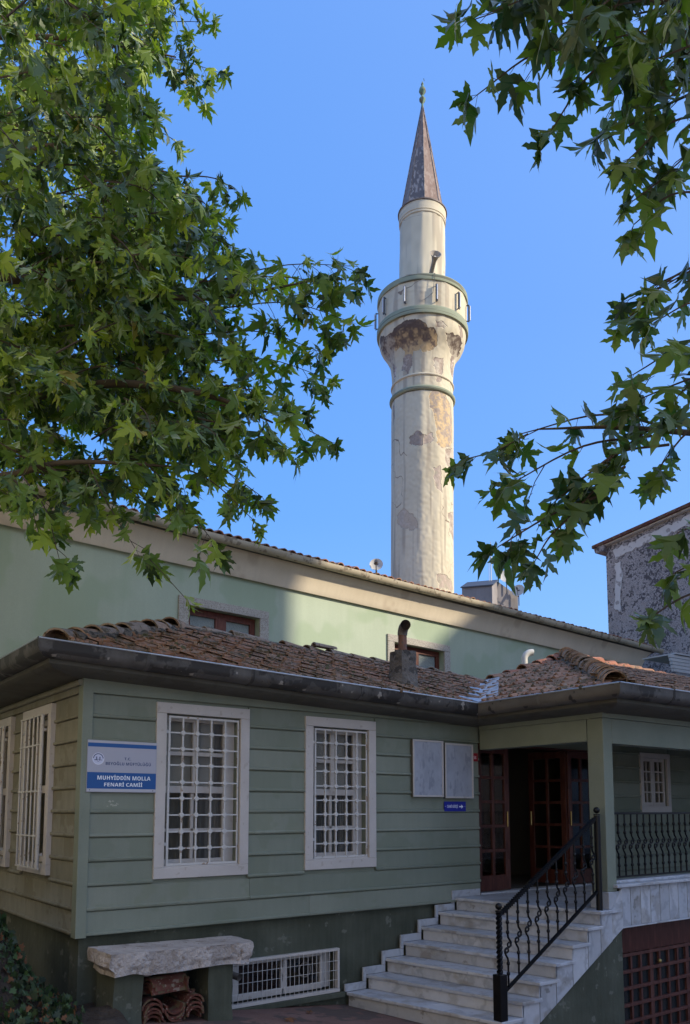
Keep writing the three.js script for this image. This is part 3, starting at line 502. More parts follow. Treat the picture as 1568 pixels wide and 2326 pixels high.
// ---------------------------------------------------------------- porch of the house
const PX = 5.2, PZ = 1.92, FLOOR = 1.158;
{
  mesh('porch_beam', bx(PX, PX + 0.16, 3.018, 3.27, 0.034, 1.70, 0.004), M.trim, house); mesh('porch_beam', bx(PX - 0.012, PX + 0.16, 3.272, 3.44, 0.034, PZ - 0.16, 0.004), M.trim, house);
  mesh('porch_beam', bx(5.37, 12, 2.988, 3.27, PZ - 0.16, PZ, 0.004), M.trim, house); mesh('porch_beam', bx(PX - 0.012, 12, 3.273, 3.44, PZ - 0.159, PZ + 0.012, 0.004), M.trim, house);
  mesh('porch_post', bx(PX, 5.368, 1.345, 3.271, 1.71, PZ, 0.006), M.trim, house);
  mesh('porch_post', bx(8.6, 8.77, 1.30, 2.987, 1.75, PZ, 0.006), M.trim, house);
  mesh('post_base', bx(PX - 0.015, 5.39, FLOOR + 0.002, 1.344, 1.70, PZ + 0.02, 0.006), M.marbleB, house);
  mesh('porch_ceiling', bx(5.36, 12, 3.40, 3.43, 0.0, PZ - 0.16), M.soffit, house);
  mesh('porch_floor', bx(5.02, 12, FLOOR - 0.05, FLOOR, -0.02, PZ - 0.02), M.marbleB, house);
  // marble-faced parapet
  mesh('parapet_wall', bx(5.40, 12, 0.955, 1.36, PZ - 0.16, PZ - 0.025), M.plinth, house);
  mesh('parapet_sill', bx(5.30, 12, 1.385, 1.42, PZ - 0.2, PZ + 0.055, 0.008), M.marbleC, house);
  mesh('parapet_cap', bx(5.37, 12, 1.421, 1.455, PZ - 0.19, PZ - 0.04, 0.008), M.marble, house);
  for (let i = 0; i < 22; i++) { const x = 5.425 + i * 0.192; mesh('marble_slab', bx(x, x + 0.183, 0.955, 1.383, PZ - 0.022, PZ + rr(-0.001, 0.002), 0.003), [M.marble, M.marbleB, M.marbleC][i % 3], house); }
  mesh('marble_edge', bx(5.41, 12, 0.935, 0.953, PZ - 0.1, PZ + 0.006, 0.003), M.marbleC, house);
  // wall at the back of the porch, with its door and window
  const DR = [5.2, 7.72, FLOOR, 3.1], PW = [8.80, 9.62, 2.2, 3.14];
  mesh('wall', holed(5.19, 12, -0.8, 3.44, [[DR[0], DR[1], FLOOR, 3.1], [PW[0] + 0.08, PW[1] - 0.08, PW[2] + 0.08, PW[3] - 0.08]], 0.14).translate(0, 0, -0.165), M.trim, house);
  mesh('wall', bx(12, 12.15, -0.8, 3.44, -4.1, PZ), M.trim, house);
  mesh('floor', bx(5.19, 12, 1.0, 1.13, -3.9, -0.17), M.room, house);
  mesh('inner_wall', bx(5.19, 12, 1.13, 3.43, -2.3, -2.2), M.room, house);
  boards([7.74, 11.9], [PW], (a, b, y, i) => mesh('siding_board', prism(boardProfile, V(a, y, -0.02), V(b, y, -0.02), V(0, 0, 1)), i % 2 ? M.siding : M.sidingB, house));
  { // small white window with glazing bars
    const w = grp('window', house), [a, b, c, d] = PW, z = -0.02;
    for (const [p, q, r, s] of [[a, b, d - 0.08, d], [a, b, c, c + 0.1], [a, a + 0.08, c + 0.101, d - 0.081], [b - 0.08, b, c + 0.101, d - 0.081]]) mesh('casing', bx(p, q, r, s, z, z + 0.04, 0.004), M.white, w);
    const ia = a + 0.08, ib = b - 0.08, ic = c + 0.1, id = d - 0.08, m = (ia + ib) / 2;
    for (const [p, q] of [[ia, m - 0.002], [m + 0.002, ib]]) {
      for (const [e, f, g, h] of [[p, q, id - 0.05, id], [p, q, ic, ic + 0.06], [p, p + 0.05, ic + 0.061, id - 0.051], [q - 0.05, q, ic + 0.061, id - 0.051], [(p + q) / 2 - 0.01, (p + q) / 2 + 0.01, ic + 0.061, id - 0.051]]) mesh('sash_bar', bx(e, f, g, h, z - 0.06, z - 0.02), M.white, w);
      for (let j = 1; j < 4; j++) { const y = ic + 0.06 + (id - ic - 0.11) * j / 4; mesh('sash_bar', bx(p + 0.05, q - 0.05, y - 0.01, y + 0.01, z - 0.057, z - 0.023), M.white, w); }
      mesh('pane', bx(p + 0.04, q - 0.04, ic + 0.05, id - 0.04, z - 0.042, z - 0.039), M.glass, w);
    }
    mesh('curtain', curtain(m + 0.05, ib, ic, id, -0.2, 0), M.curtain, w);
  }
  function leaf(x0, x1, ang, hingeLeft, cols, label) { // glazed door leaf of two columns and five rows of panes
    const w = grp('door', house), L = x1 - x0, y0 = FLOOR + 0.03, y1 = 3.09, st = 0.085, t = 0.045;
    const bar = (p, q, r, s, n = 'door_rail') => mesh(n, bx(p, q, r, s, -t / 2, t / 2, 0.004), M.wood, w);
    bar(0, st, y0, y1, 'door_stile'); bar(L - st, L, y0, y1, 'door_stile'); bar(st + 0.001, L - st - 0.001, y1 - 0.1, y1); bar(st + 0.001, L - st - 0.001, y0, y0 + 0.2);
    const gy0 = y0 + 0.2, gy1 = y1 - 0.1, m = L / 2;
    bar(m - 0.022, m + 0.022, gy0 + 0.001, gy1 - 0.001, 'glazing_bar');
    for (let j = 1; j < 5; j++) { const y = gy0 + (gy1 - gy0) * j / 5; bar(st + 0.001, m - 0.023, y - 0.02, y + 0.02, 'glazing_bar'); bar(m + 0.023, L - st - 0.001, y - 0.02, y + 0.02, 'glazing_bar'); }
    for (let j = 0; j < 5; j++) for (const [p, q] of [[st, m - 0.022], [m + 0.022, L - st]]) { const a = gy0 + (gy1 - gy0) * j / 5, b = gy0 + (gy1 - gy0) * (j + 1) / 5; mesh('pane', bx(p - 0.005, q + 0.005, a + 0.015, b - 0.015, -0.003, 0.003), M.glass, w); }
    mesh('door_handle', tube([V(hingeLeft ? L - 0.04 : 0.04, 2.02, 0.03), V(hingeLeft ? L - 0.04 : 0.04, 2.22, 0.03)], 0.009, 0.009, 6, true), M.brass, w);
    w.position.set(hingeLeft ? x0 : x1, 0, -0.07); if (!hingeLeft) for (const c of w.children) c.position.x -= L; w.rotation.y = ang; if (label) w.userData.label = label;
  }
  M.brass = mat({ color: 0xb09a62, roughness: 0.35, metalness: 0.8 });
  leaf(5.215, 5.83, 0, true); leaf(5.84, 6.46, 1.45, true); leaf(6.47, 7.08, -1.4, false); leaf(7.09, 7.70, 0, false);
  mesh('door_frame', [bx(5.195, 5.213, FLOOR, 3.1, -0.16, 0.01), bx(7.702, 7.72, FLOOR, 3.1, -0.16, 0.01), bx(5.214, 7.701, 3.092, 3.11, -0.16, 0.01)], M.wood, house);
  mesh('threshold', bx(5.2, 7.72, FLOOR + 0.001, FLOOR + 0.022, -0.16, 0.02, 0.004), M.marbleC, house);
  { // railing on the parapet: scrolled bars
    const rl = grp('balcony_railing', house);
    mesh('handrail', bx(5.372, 8.6, 2.19, 2.215, 1.80, 1.84, 0.005), M.iron, rl); mesh('bottom_rail', bx(5.372, 8.6, 1.478, 1.496, 1.81, 1.83), M.iron, rl);
    const g = baluster(0.7); for (let i = 0; i < 25; i++) { const o = mesh('baluster', g, M.iron, rl); o.position.set(5.44 + i * 0.126, 1.494, 1.82); }
  }
  { // glazed timber doors of the basement under the porch
    const gt = grp('basement_door', house), z = PZ - 0.16, x0 = 5.425;
    mesh('wall', bx(5.40, 5.424, -1.2, 0.934, PZ - 0.2, PZ - 0.02), M.plinth, gt);
    mesh('door_panel', bx(x0, 9, 0.62, 0.93, z - 0.035, z - 0.005), M.wood, gt);
    for (let i = 0; i < 19; i++) { const x = x0 + i * 0.19; mesh('door_stile', bx(x, x + (i % 4 ? 0.035 : 0.07), -1.2, 0.618, z - 0.04, z, 0.004), M.woodGate, gt); }
    for (let j = 0; j < 8; j++) { const y = 0.575 - j * 0.185; mesh('door_rail', bx(x0 + 0.001, 9, y, y + 0.035, z - 0.03, z + 0.012, 0.004), M.woodGate, gt); }
    mesh('pane', bx(x0, 9, -1.2, 0.6, z - 0.032, z - 0.029), M.darkGlass, gt);
    mesh('door_knob', new THREE.SphereGeometry(0.025, 10, 8).translate(6.34, 0.47, z + 0.03), M.brass, gt);
    mesh('inner_wall', bx(5.2, 12, -1.2, 1.1, 0.6, 0.7), M.room, gt);
  }
}
function baluster(h) {                                                             // bar with an S scroll at mid-height and collars
  const pts = [], m = h / 2; pts.push(V(0, 0, 0), V(0, m - 0.13, 0), V(-0.004, m - 0.10, 0), V(-0.022, m - 0.07, 0), V(-0.036, m - 0.04, 0), V(-0.032, m - 0.012, 0), V(-0.01, m - 0.004, 0), V(0.012, m + 0.006, 0), V(0.034, m + 0.016, 0), V(0.036, m + 0.045, 0), V(0.02, m + 0.075, 0), V(0.004, m + 0.10, 0), V(0, m + 0.13, 0), V(0, h, 0));
  const parts = [tube(pts.map((p) => V(p.x * 1.25, p.y, p.z)), 0.0105, 0.0105, 6)];
  for (const y of [0.17, 0.3, 0.7, 0.83]) parts.push(muv(new THREE.SphereGeometry(0.019, 7, 5).scale(1, 1.25, 1).translate(0, h * y, 0)));
  parts.push(muv(new THREE.TorusGeometry(0.024, 0.009, 5, 10).translate(-0.018, m - 0.022, 0)), muv(new THREE.TorusGeometry(0.024, 0.009, 5, 10).translate(0.018, m + 0.028, 0)));
  return merge(parts);
}

// ---------------------------------------------------------------- marble steps
const XL = [0, 1, 2, 3, 4, 5, 6].map((i) => 3.07 + 0.2805 * i), XR = [3.46, 3.73, 3.985, 4.245, 4.515, 4.775, 5.0], TY = XL.map((_, i) => 0.232 + 0.1543 * i);
{
  const st = thing('marble_steps', 'veined white marble steps rising along the house wall to the porch', 'steps');
  const Z0 = 0.025, Z1 = 1.985, flat = (pts, y0, y1) => { const g = new THREE.ExtrudeGeometry(new THREE.Shape(pts.map(([x, z]) => new THREE.Vector2(x, -z))), { depth: y1 - y0 - 0.008, bevelEnabled: true, bevelThickness: 0.004, bevelSize: 0.004, bevelSegments: 1, bevelOffset: -0.004 }); g.rotateX(-Math.PI / 2).translate(0, y0 + 0.004, 0); return muv(g, 1, rnd() * 2, rnd() * 2); };
  const lerp = (i, z) => XL[i] + (XR[i] - XL[i]) * (z - Z0) / (Z1 - Z0);
  for (let i = 0; i < 7; i++) {
    const ms = [M.marble, M.marbleB, M.marbleC], m = ms[i % 3], nose = 0.03;
    const nx = (z) => i < 6 ? lerp(i + 1, z) + 0.012 : 5.35;
    const zs = i === 0 ? [[Z0, 1.02], [1.024, Z1 - 0.02]] : [[Z0, Z1]];
    for (const [a, b] of zs) mesh('tread', flat([[lerp(i, a) - nose, a], [lerp(i, b) - nose, b], [nx(b), b], [nx(a), a]], TY[i] - 0.034, TY[i]), zs.length > 1 && a > 1 ? M.marbleC : m, st);
    const lo = i ? TY[i - 1] + 0.001 : -0.3;
    mesh('riser', flat([[lerp(i, Z0), Z0], [lerp(i, Z1 - 0.03), Z1 - 0.03], [lerp(i, Z1 - 0.03) + 0.022, Z1 - 0.03], [lerp(i, Z0) + 0.022, Z0]], lo, TY[i] - 0.035), ms[(i + 1) % 3], st);
    // skirting against the wall
    const sx1 = i < 6 ? XL[i + 1] - 0.03 : 5.18;
    mesh('skirting', bx(XL[i] - (i ? 0.03 : 0.05), sx1 - 0.001, TY[i] + 0.002, TY[i] + 0.085, 0.001, 0.024, 0.004), M.marbleB, st);
    if (i < 6) mesh('skirting', bx(sx1 - 0.001 - 0.045, sx1, TY[i] + 0.087, TY[i + 1] + 0.084, 0.001, 0.026, 0.004), M.marbleB, st);
    // slabs facing the side, cut along the slope
    const a = XR[i] + 0.005, b = i < 6 ? XR[i + 1] - 0.005 : 5.206, low = (x) => Math.max(-0.5, 0.138 + 0.557 * (x - 3.97));
    mesh('side_slab', plate([[a, low(a)], [b, low(b)], [b, TY[i] - 0.036], [a, TY[i] - 0.036]], 0.02, (g) => g.translate(0, 0, Z1 - 0.05)), ms[(i * 2) % 3], st);
    if (i === 6) mesh('side_slab', plate([[5.213, low(5.213)], [5.42, 0.945], [5.42, 1.38], [5.213, 1.15]], 0.018, (g) => g.translate(0, 0, Z1 - 0.055)), M.marbleC, st);
  }
  mesh('core', plate([[3.5, -0.6], [5.42, -0.6], [5.42, 0.93], [5.2, 0.93], [3.62, 0.05]], 0.12, (g) => g.translate(0, 0, Z1 - 0.18)), M.plinth, st);
  const fill = []; for (let i = 0; i < 6; i++) fill.push([XR[i] + 0.06, i ? TY[i - 1] - 0.01 : -0.5], [XR[i] + 0.06, TY[i] - 0.04]);
}
{ // wrought iron stair railing
  const rl = thing('stair_railing', 'black wrought iron stair railing with scrolled balusters and ball-topped posts', 'railing'), z = 1.90;
  const twist = (y0, y1, x, r) => { const rings = [], n = 40; for (let j = 0; j <= n; j++) { const y = y0 + (y1 - y0) * j / n, a0 = j * 0.5; rings.push([0, 1, 2, 3].map((k) => V(x + r * Math.cos(a0 + k * Math.PI / 2), y, z - r * Math.sin(a0 + k * Math.PI / 2)))); } return loft(rings, true, 0.2); };
  mesh('post_base', bx(3.43, 3.53, TY[0], 0.665, z - 0.05, z + 0.05, 0.006), M.iron, rl);
  mesh('post', twist(0.666, 1.25, 3.48, 0.032), M.iron, rl);
  const ball = (x, y, r) => mesh('ball_finial', merge([muv(new THREE.SphereGeometry(r, 16, 12).translate(x, y + r + 0.012, z)), muv(new THREE.CylinderGeometry(r * 1.05, r * 1.05, 0.014, 12).translate(x, y, z))]), M.iron, rl);
  ball(3.48, 1.262, 0.034); mesh('post', tube([V(5.07, FLOOR, z), V(5.07, 2.18, z)], 0.035, 0.035, 14, true), M.iron, rl); ball(5.07, 2.19, 0.036);
  const rail = (x0, y0, x1, y1, h, n) => mesh(n, prism([[-0.016, -h], [0.016, -h], [0.016, h], [-0.016, h]], V(x0, y0, z), V(x1, y1, z), V(0, 0, 1)), M.iron, rl);
  rail(3.505, 1.235, 5.04, 2.150, 0.017, 'handrail'); rail(3.53, 0.485, 5.035, 1.36, 0.013, 'bottom_rail');
  const knots = []; for (let i = 0; i < 60; i++) { const t = i / 59; knots.push(muv(new THREE.BoxGeometry(0.012, 0.046, 0.04).rotateZ(0.9).translate(3.52 + 1.5 * t, 1.244 + 0.894 * t, z))); } mesh('rail_twist', knots, M.iron, rl).userData.kind = 'stuff';
  const g = baluster(0.745); for (let i = 0; i < 10; i++) { const x = 3.60 + i * 0.152, t = (x - 3.53) / 1.505; const o = mesh('baluster', g, M.iron, rl); o.position.set(x, 0.49 + 0.875 * t, z); o.rotation.y = 0; if (i % 2) { o.scale.y = 1; } }
}

// ---------------------------------------------------------------- bench, stored tiles
{
  const b = thing('stone_bench', 'rough stone slab bench on two dark green piers against the house wall', 'bench');
  const nx = 26, ny = 5, nz = 10, g = new THREE.BoxGeometry(1.46, 0.195, 0.5, nx, ny, nz), p = g.attributes.position;
  for (let i = 0; i < p.count; i++) {
    let x = p.getX(i), y = p.getY(i), z = p.getZ(i); const ex = sm(0.55, 0.73, Math.abs(x)), bot = y < 0.06 ? 1 : 0.25;
    x += (noise(y * 14, z * 9, 31) - 0.5) * 0.05 * ex - Math.sign(x) * 0.04 * ex * (y < -0.03 ? 1 : 0); z += (noise(x * 9, y * 16, 33) - 0.5) * 0.035 * bot * (Math.abs(z) > 0.2 ? 1 : 0) - (z > 0.2 && y < -0.02 ? 0.03 * noise(x * 5, 2, 35) : 0); y += (noise(x * 8, z * 8, 37) - 0.5) * (y < -0.05 ? 0.035 : 0.006);
    if (x > 0.6 && z > 0.1) x -= 0.06 * (z - 0.1) / 0.15;
    p.setXYZ(i, x, y, z);
  }
  g.computeVertexNormals(); const slab = toCreasedNormals(g.toNonIndexed(), 0.5); slab.rotateZ(-0.02).translate(0.84, 0.9, 0.31); mesh('slab', muv(slab, 1, 0.3, 0.1), M.stone, b);
  for (const [x0, x1] of [[0.19, 0.45], [1.10, 1.35]]) {
    const q = new THREE.BoxGeometry(x1 - x0, 0.95, 0.42, 6, 12, 6), a = q.attributes.position; for (let i = 0; i < a.count; i++) { a.setX(i, a.getX(i) + (noise(a.getY(i) * 9, a.getZ(i) * 9, x0 * 9) - 0.5) * 0.02); a.setZ(i, a.getZ(i) + (noise(a.getX(i) * 9, a.getY(i) * 9, 41) - 0.5) * 0.024); }
    q.computeVertexNormals(); mesh('pier', muv(toCreasedNormals(q.toNonIndexed(), 0.6).translate((x0 + x1) / 2, 0.818 - 0.475, 0.27)), M.plinth, b);
  }
  const stub = mesh('broken_corner', muv(new THREE.DodecahedronGeometry(0.06, 1).scale(1.2, 0.5, 0.9).translate(0.5, 0.80, 0.45)), M.stone, b);
  // roof tiles kept underneath, clay darkened to stand for the bench shade
  const kg = [barrel(0.095, 0.08, 0.40), barrel(0.09, 0.078, 0.40), barrel(0.10, 0.085, 0.40)];
  const put = (x, y, z, rz, ry, label, rx = 0) => { const o = mesh('clay_tile', kg[Math.floor(rnd() * 3)], M.tileDark); o.position.set(x, y, z); o.rotation.set(rx, ry, rz); tag(o, label, 'roof tile', 'spare tiles under the bench'); };
  const base = gy(0.75) + 0.005;
  const rank = ['lowest', 'second lowest', 'middle', 'second highest', 'topmost'], col = ['nearest the house corner', 'in the middle', 'nearest the basement window'];
  for (let c = 0; c < 3; c++) for (let r = 0; r < 5; r++) put(0.56 + c * 0.2 + rr(-0.01, 0.01), base + r * 0.034 + (c === 1 ? 0.02 : 0), 0.47 + rr(-0.03, 0.03), c === 1 ? Math.PI : rr(-0.05, 0.05), rr(-0.08, 0.08), `${rank[r]} clay tile of the nested stack under the bench ${col[c]}`);
  for (let r = 0; r < 4; r++) put(0.52 + rr(0, 0.02), base + 0.25 + r * 0.024, 0.40, rr(-0.1, 0.1), -1.35 + rr(-0.1, 0.1), `${['lowest', 'second lowest', 'second highest', 'topmost'][r]} of the clay tiles lying crosswise on the stack under the bench`);
  put(0.97, base + 0.30, 0.40, 2.2, 0.5, 'clay roof tile leaning on edge against the pier under the bench');
}

// ---------------------------------------------------------------- signs
function canvasTex(w, h, draw) { const c = document.createElement('canvas'); c.width = w; c.height = h; const x = c.getContext('2d'); draw(x, w, h); const t = new THREE.CanvasTexture(c); t.colorSpace = THREE.SRGBColorSpace; return t; }
function face(x0, x1, y0, y1, z, t, rough = 0.45) { const g = new THREE.PlaneGeometry(x1 - x0, y1 - y0).translate((x0 + x1) / 2, (y0 + y1) / 2, z); return [g, mat({ map: t, roughness: rough })]; }
function fit(x, s, cx, y, wide, font) { x.font = font; x.textAlign = 'left'; const w = x.measureText(s).width; x.save(); x.translate(cx - wide / 2, y); x.scale(wide / w, 1); x.fillText(s, 0, 0); x.restore(); }
{
  const s = thing('name_board', 'blue and grey mosque name board on the siding beside the window', 'sign');
  mesh('board', bx(0.042, 0.722, 2.405, 2.888, 0.024, 0.044, 0.003), M.signEdge = mat({ color: 0x9a9ca6, roughness: 0.5 }), s);
  const t = canvasTex(1024, 728, (x, w, h) => {
    x.fillStyle = '#a9aab8'; x.fillRect(0, 0, w, h); x.fillStyle = '#0b4f93'; x.fillRect(0, 34, w, 56); x.fillRect(0, 452, w, 232); x.fillStyle = '#b3b3bd'; x.fillRect(0, 0, w, 34); x.fillRect(0, 684, w, 44);
    x.fillStyle = '#1d3566'; fit(x, 'T.C.', 588, 268, 106, 'bold 52px sans-serif'); fit(x, 'BEYOĞLU MÜFTÜLÜĞÜ', 600, 344, 690, 'bold 58px sans-serif');
    x.fillStyle = '#e9ecf2'; fit(x, 'MUHYİDDİN MOLLA', 540, 556, 800, 'bold 78px sans-serif'); fit(x, 'FENARİ CAMİİ', 530, 650, 580, 'bold 72px sans-serif');
    x.save(); x.translate(152, 260); x.fillStyle = '#d5d8ea'; x.beginPath(); x.arc(0, 0, 86, 0, 7); x.fill(); x.fillStyle = '#c3c8df'; x.beginPath(); x.arc(0, 0, 74, 0, 7); x.fill();
    x.strokeStyle = '#3e466e'; x.lineWidth = 12; x.beginPath(); x.arc(0, 0, 70, Math.PI * 1.02, Math.PI * 1.98); x.stroke();
    x.lineWidth = 7; x.beginPath(); x.moveTo(-56, 14); x.lineTo(-20, 14); x.lineTo(-20, -30); x.moveTo(-28, -30); x.lineTo(-28, 10); x.moveTo(56, 18); x.lineTo(18, 18); x.lineTo(18, -28); x.moveTo(27, -28); x.lineTo(27, 12); x.stroke(); x.lineWidth = 5; x.beginPath(); x.arc(-1, 18, 12, Math.PI, 0); x.moveTo(14, 22); x.arc(0, 24, 15, 0, Math.PI); x.stroke(); x.beginPath(); x.moveTo(-56, 20); x.lineTo(-12, 20); x.stroke(); x.restore();
    x.fillStyle = '#55565e'; for (const [a, b] of [[40, 704], [980, 706]]) { x.beginPath(); x.arc(a, b, 8, 0, 7); x.fill(); }
  });
  mesh('print', ...face(0.046, 0.718, 2.409, 2.884, 0.0458, t), s);
}
{
  const tx = (s) => tex(256, (u, v) => { let c = [160, 164, 174].map((x) => x + (fbm(u, v, 5, 4, s) - 0.5) * 30); c = mix(c, [126, 130, 140], sm(0.58, 0.76, fbm(u, v * 0.6, 9, 4, s + 3)) * 0.6); return c; });
  for (const [i, [x0, x1, y0, y1, lab]] of [[4.015, 4.52, 2.40, 3.097, 'smudged pale notice board on the siding, nearer the barred window'], [4.55, 5.045, 2.387, 3.077, 'blank pale notice board beside the red number plate']].entries()) {
    const s = thing('notice_board', lab, 'notice board', [0, 0, 0], 0, 'pale notice boards by the porch');
    mesh('backing', bx(x0, x1, y0, y1, 0.024, 0.058), M.soffit, s); const w = 0.022;
    for (const [a, b, c, d] of [[x0, x1, y1 - w, y1], [x0, x1, y0, y0 + w], [x0, x0 + w, y0 + w + 0.0005, y1 - w - 0.0005], [x1 - w, x1, y0 + w + 0.0005, y1 - w - 0.0005]]) mesh('frame', bx(a, b, c, d, 0.0585, 0.07, 0.002), M.white, s);
    mesh('sheet', ...face(x0 + w, x1 - w, y0 + w, y1 - w, 0.0605, tx(171 + i * 6), 0.4), s);
  }
  const p = thing('entrance_sign', 'small dark blue sign with white arrow below the notice boards', 'sign');
  mesh('plate', bx(4.556, 4.932, 2.224, 2.347, 0.026, 0.032), M.blue = mat({ color: 0x16207e, roughness: 0.4 }), p);
  mesh('print', ...face(4.557, 4.931, 2.225, 2.346, 0.034, canvasTex(512, 166, (x, w, h) => {
    x.fillStyle = '#1a2590'; x.fillRect(0, 0, w, h); x.fillStyle = '#dfe2ee'; fit(x, 'CAMİ GİRİŞİ', 192, 106, 262, 'bold 66px sans-serif');
    x.beginPath(); x.moveTo(350, 74); x.lineTo(402, 74); x.lineTo(402, 50); x.lineTo(450, 86); x.lineTo(402, 122); x.lineTo(402, 98); x.lineTo(350, 98); x.fill(); for (const a of [24, 490]) { x.beginPath(); x.arc(a, 82, 6, 0, 7); x.fill(); }
  })), p);
  const n = thing('number_plate', 'small red house number plate at the porch corner', 'number plate');
  mesh('plate', bx(5.05, 5.165, 2.866, 2.972, 0.026, 0.031), M.red = mat({ color: 0x8c1420, roughness: 0.4 }), n);
  mesh('print', ...face(5.051, 5.164, 2.867, 2.971, 0.033, canvasTex(256, 232, (x, w, h) => { x.fillStyle = '#931623'; x.fillRect(0, 0, w, h); x.fillStyle = '#e2c9cb'; fit(x, '58', 138, 168, 116, 'bold 124px sans-serif'); })), n);
}
{ // torn remains of a sticker under the name board
  const g = []; for (let i = 0; i < 12; i++) { const x = 0.22 + rr(0, 0.13), y = 2.27 + rr(0, 0.055), w = rr(0.008, 0.03), h = rr(0.004, 0.014); g.push(plate([[x, y], [x + w, y + rr(-0.004, 0.004)], [x + w * 0.8, y + h], [x + w * 0.3, y + h * 1.3]], 0.0012, (q) => q.translate(0, 0, 0.0127 + i * 0.0003))); }
  const s = mesh('sticker_residue', g, mat({ color: 0xa9ac9e, roughness: 0.9 }), house); s.userData.kind = 'stuff';
}

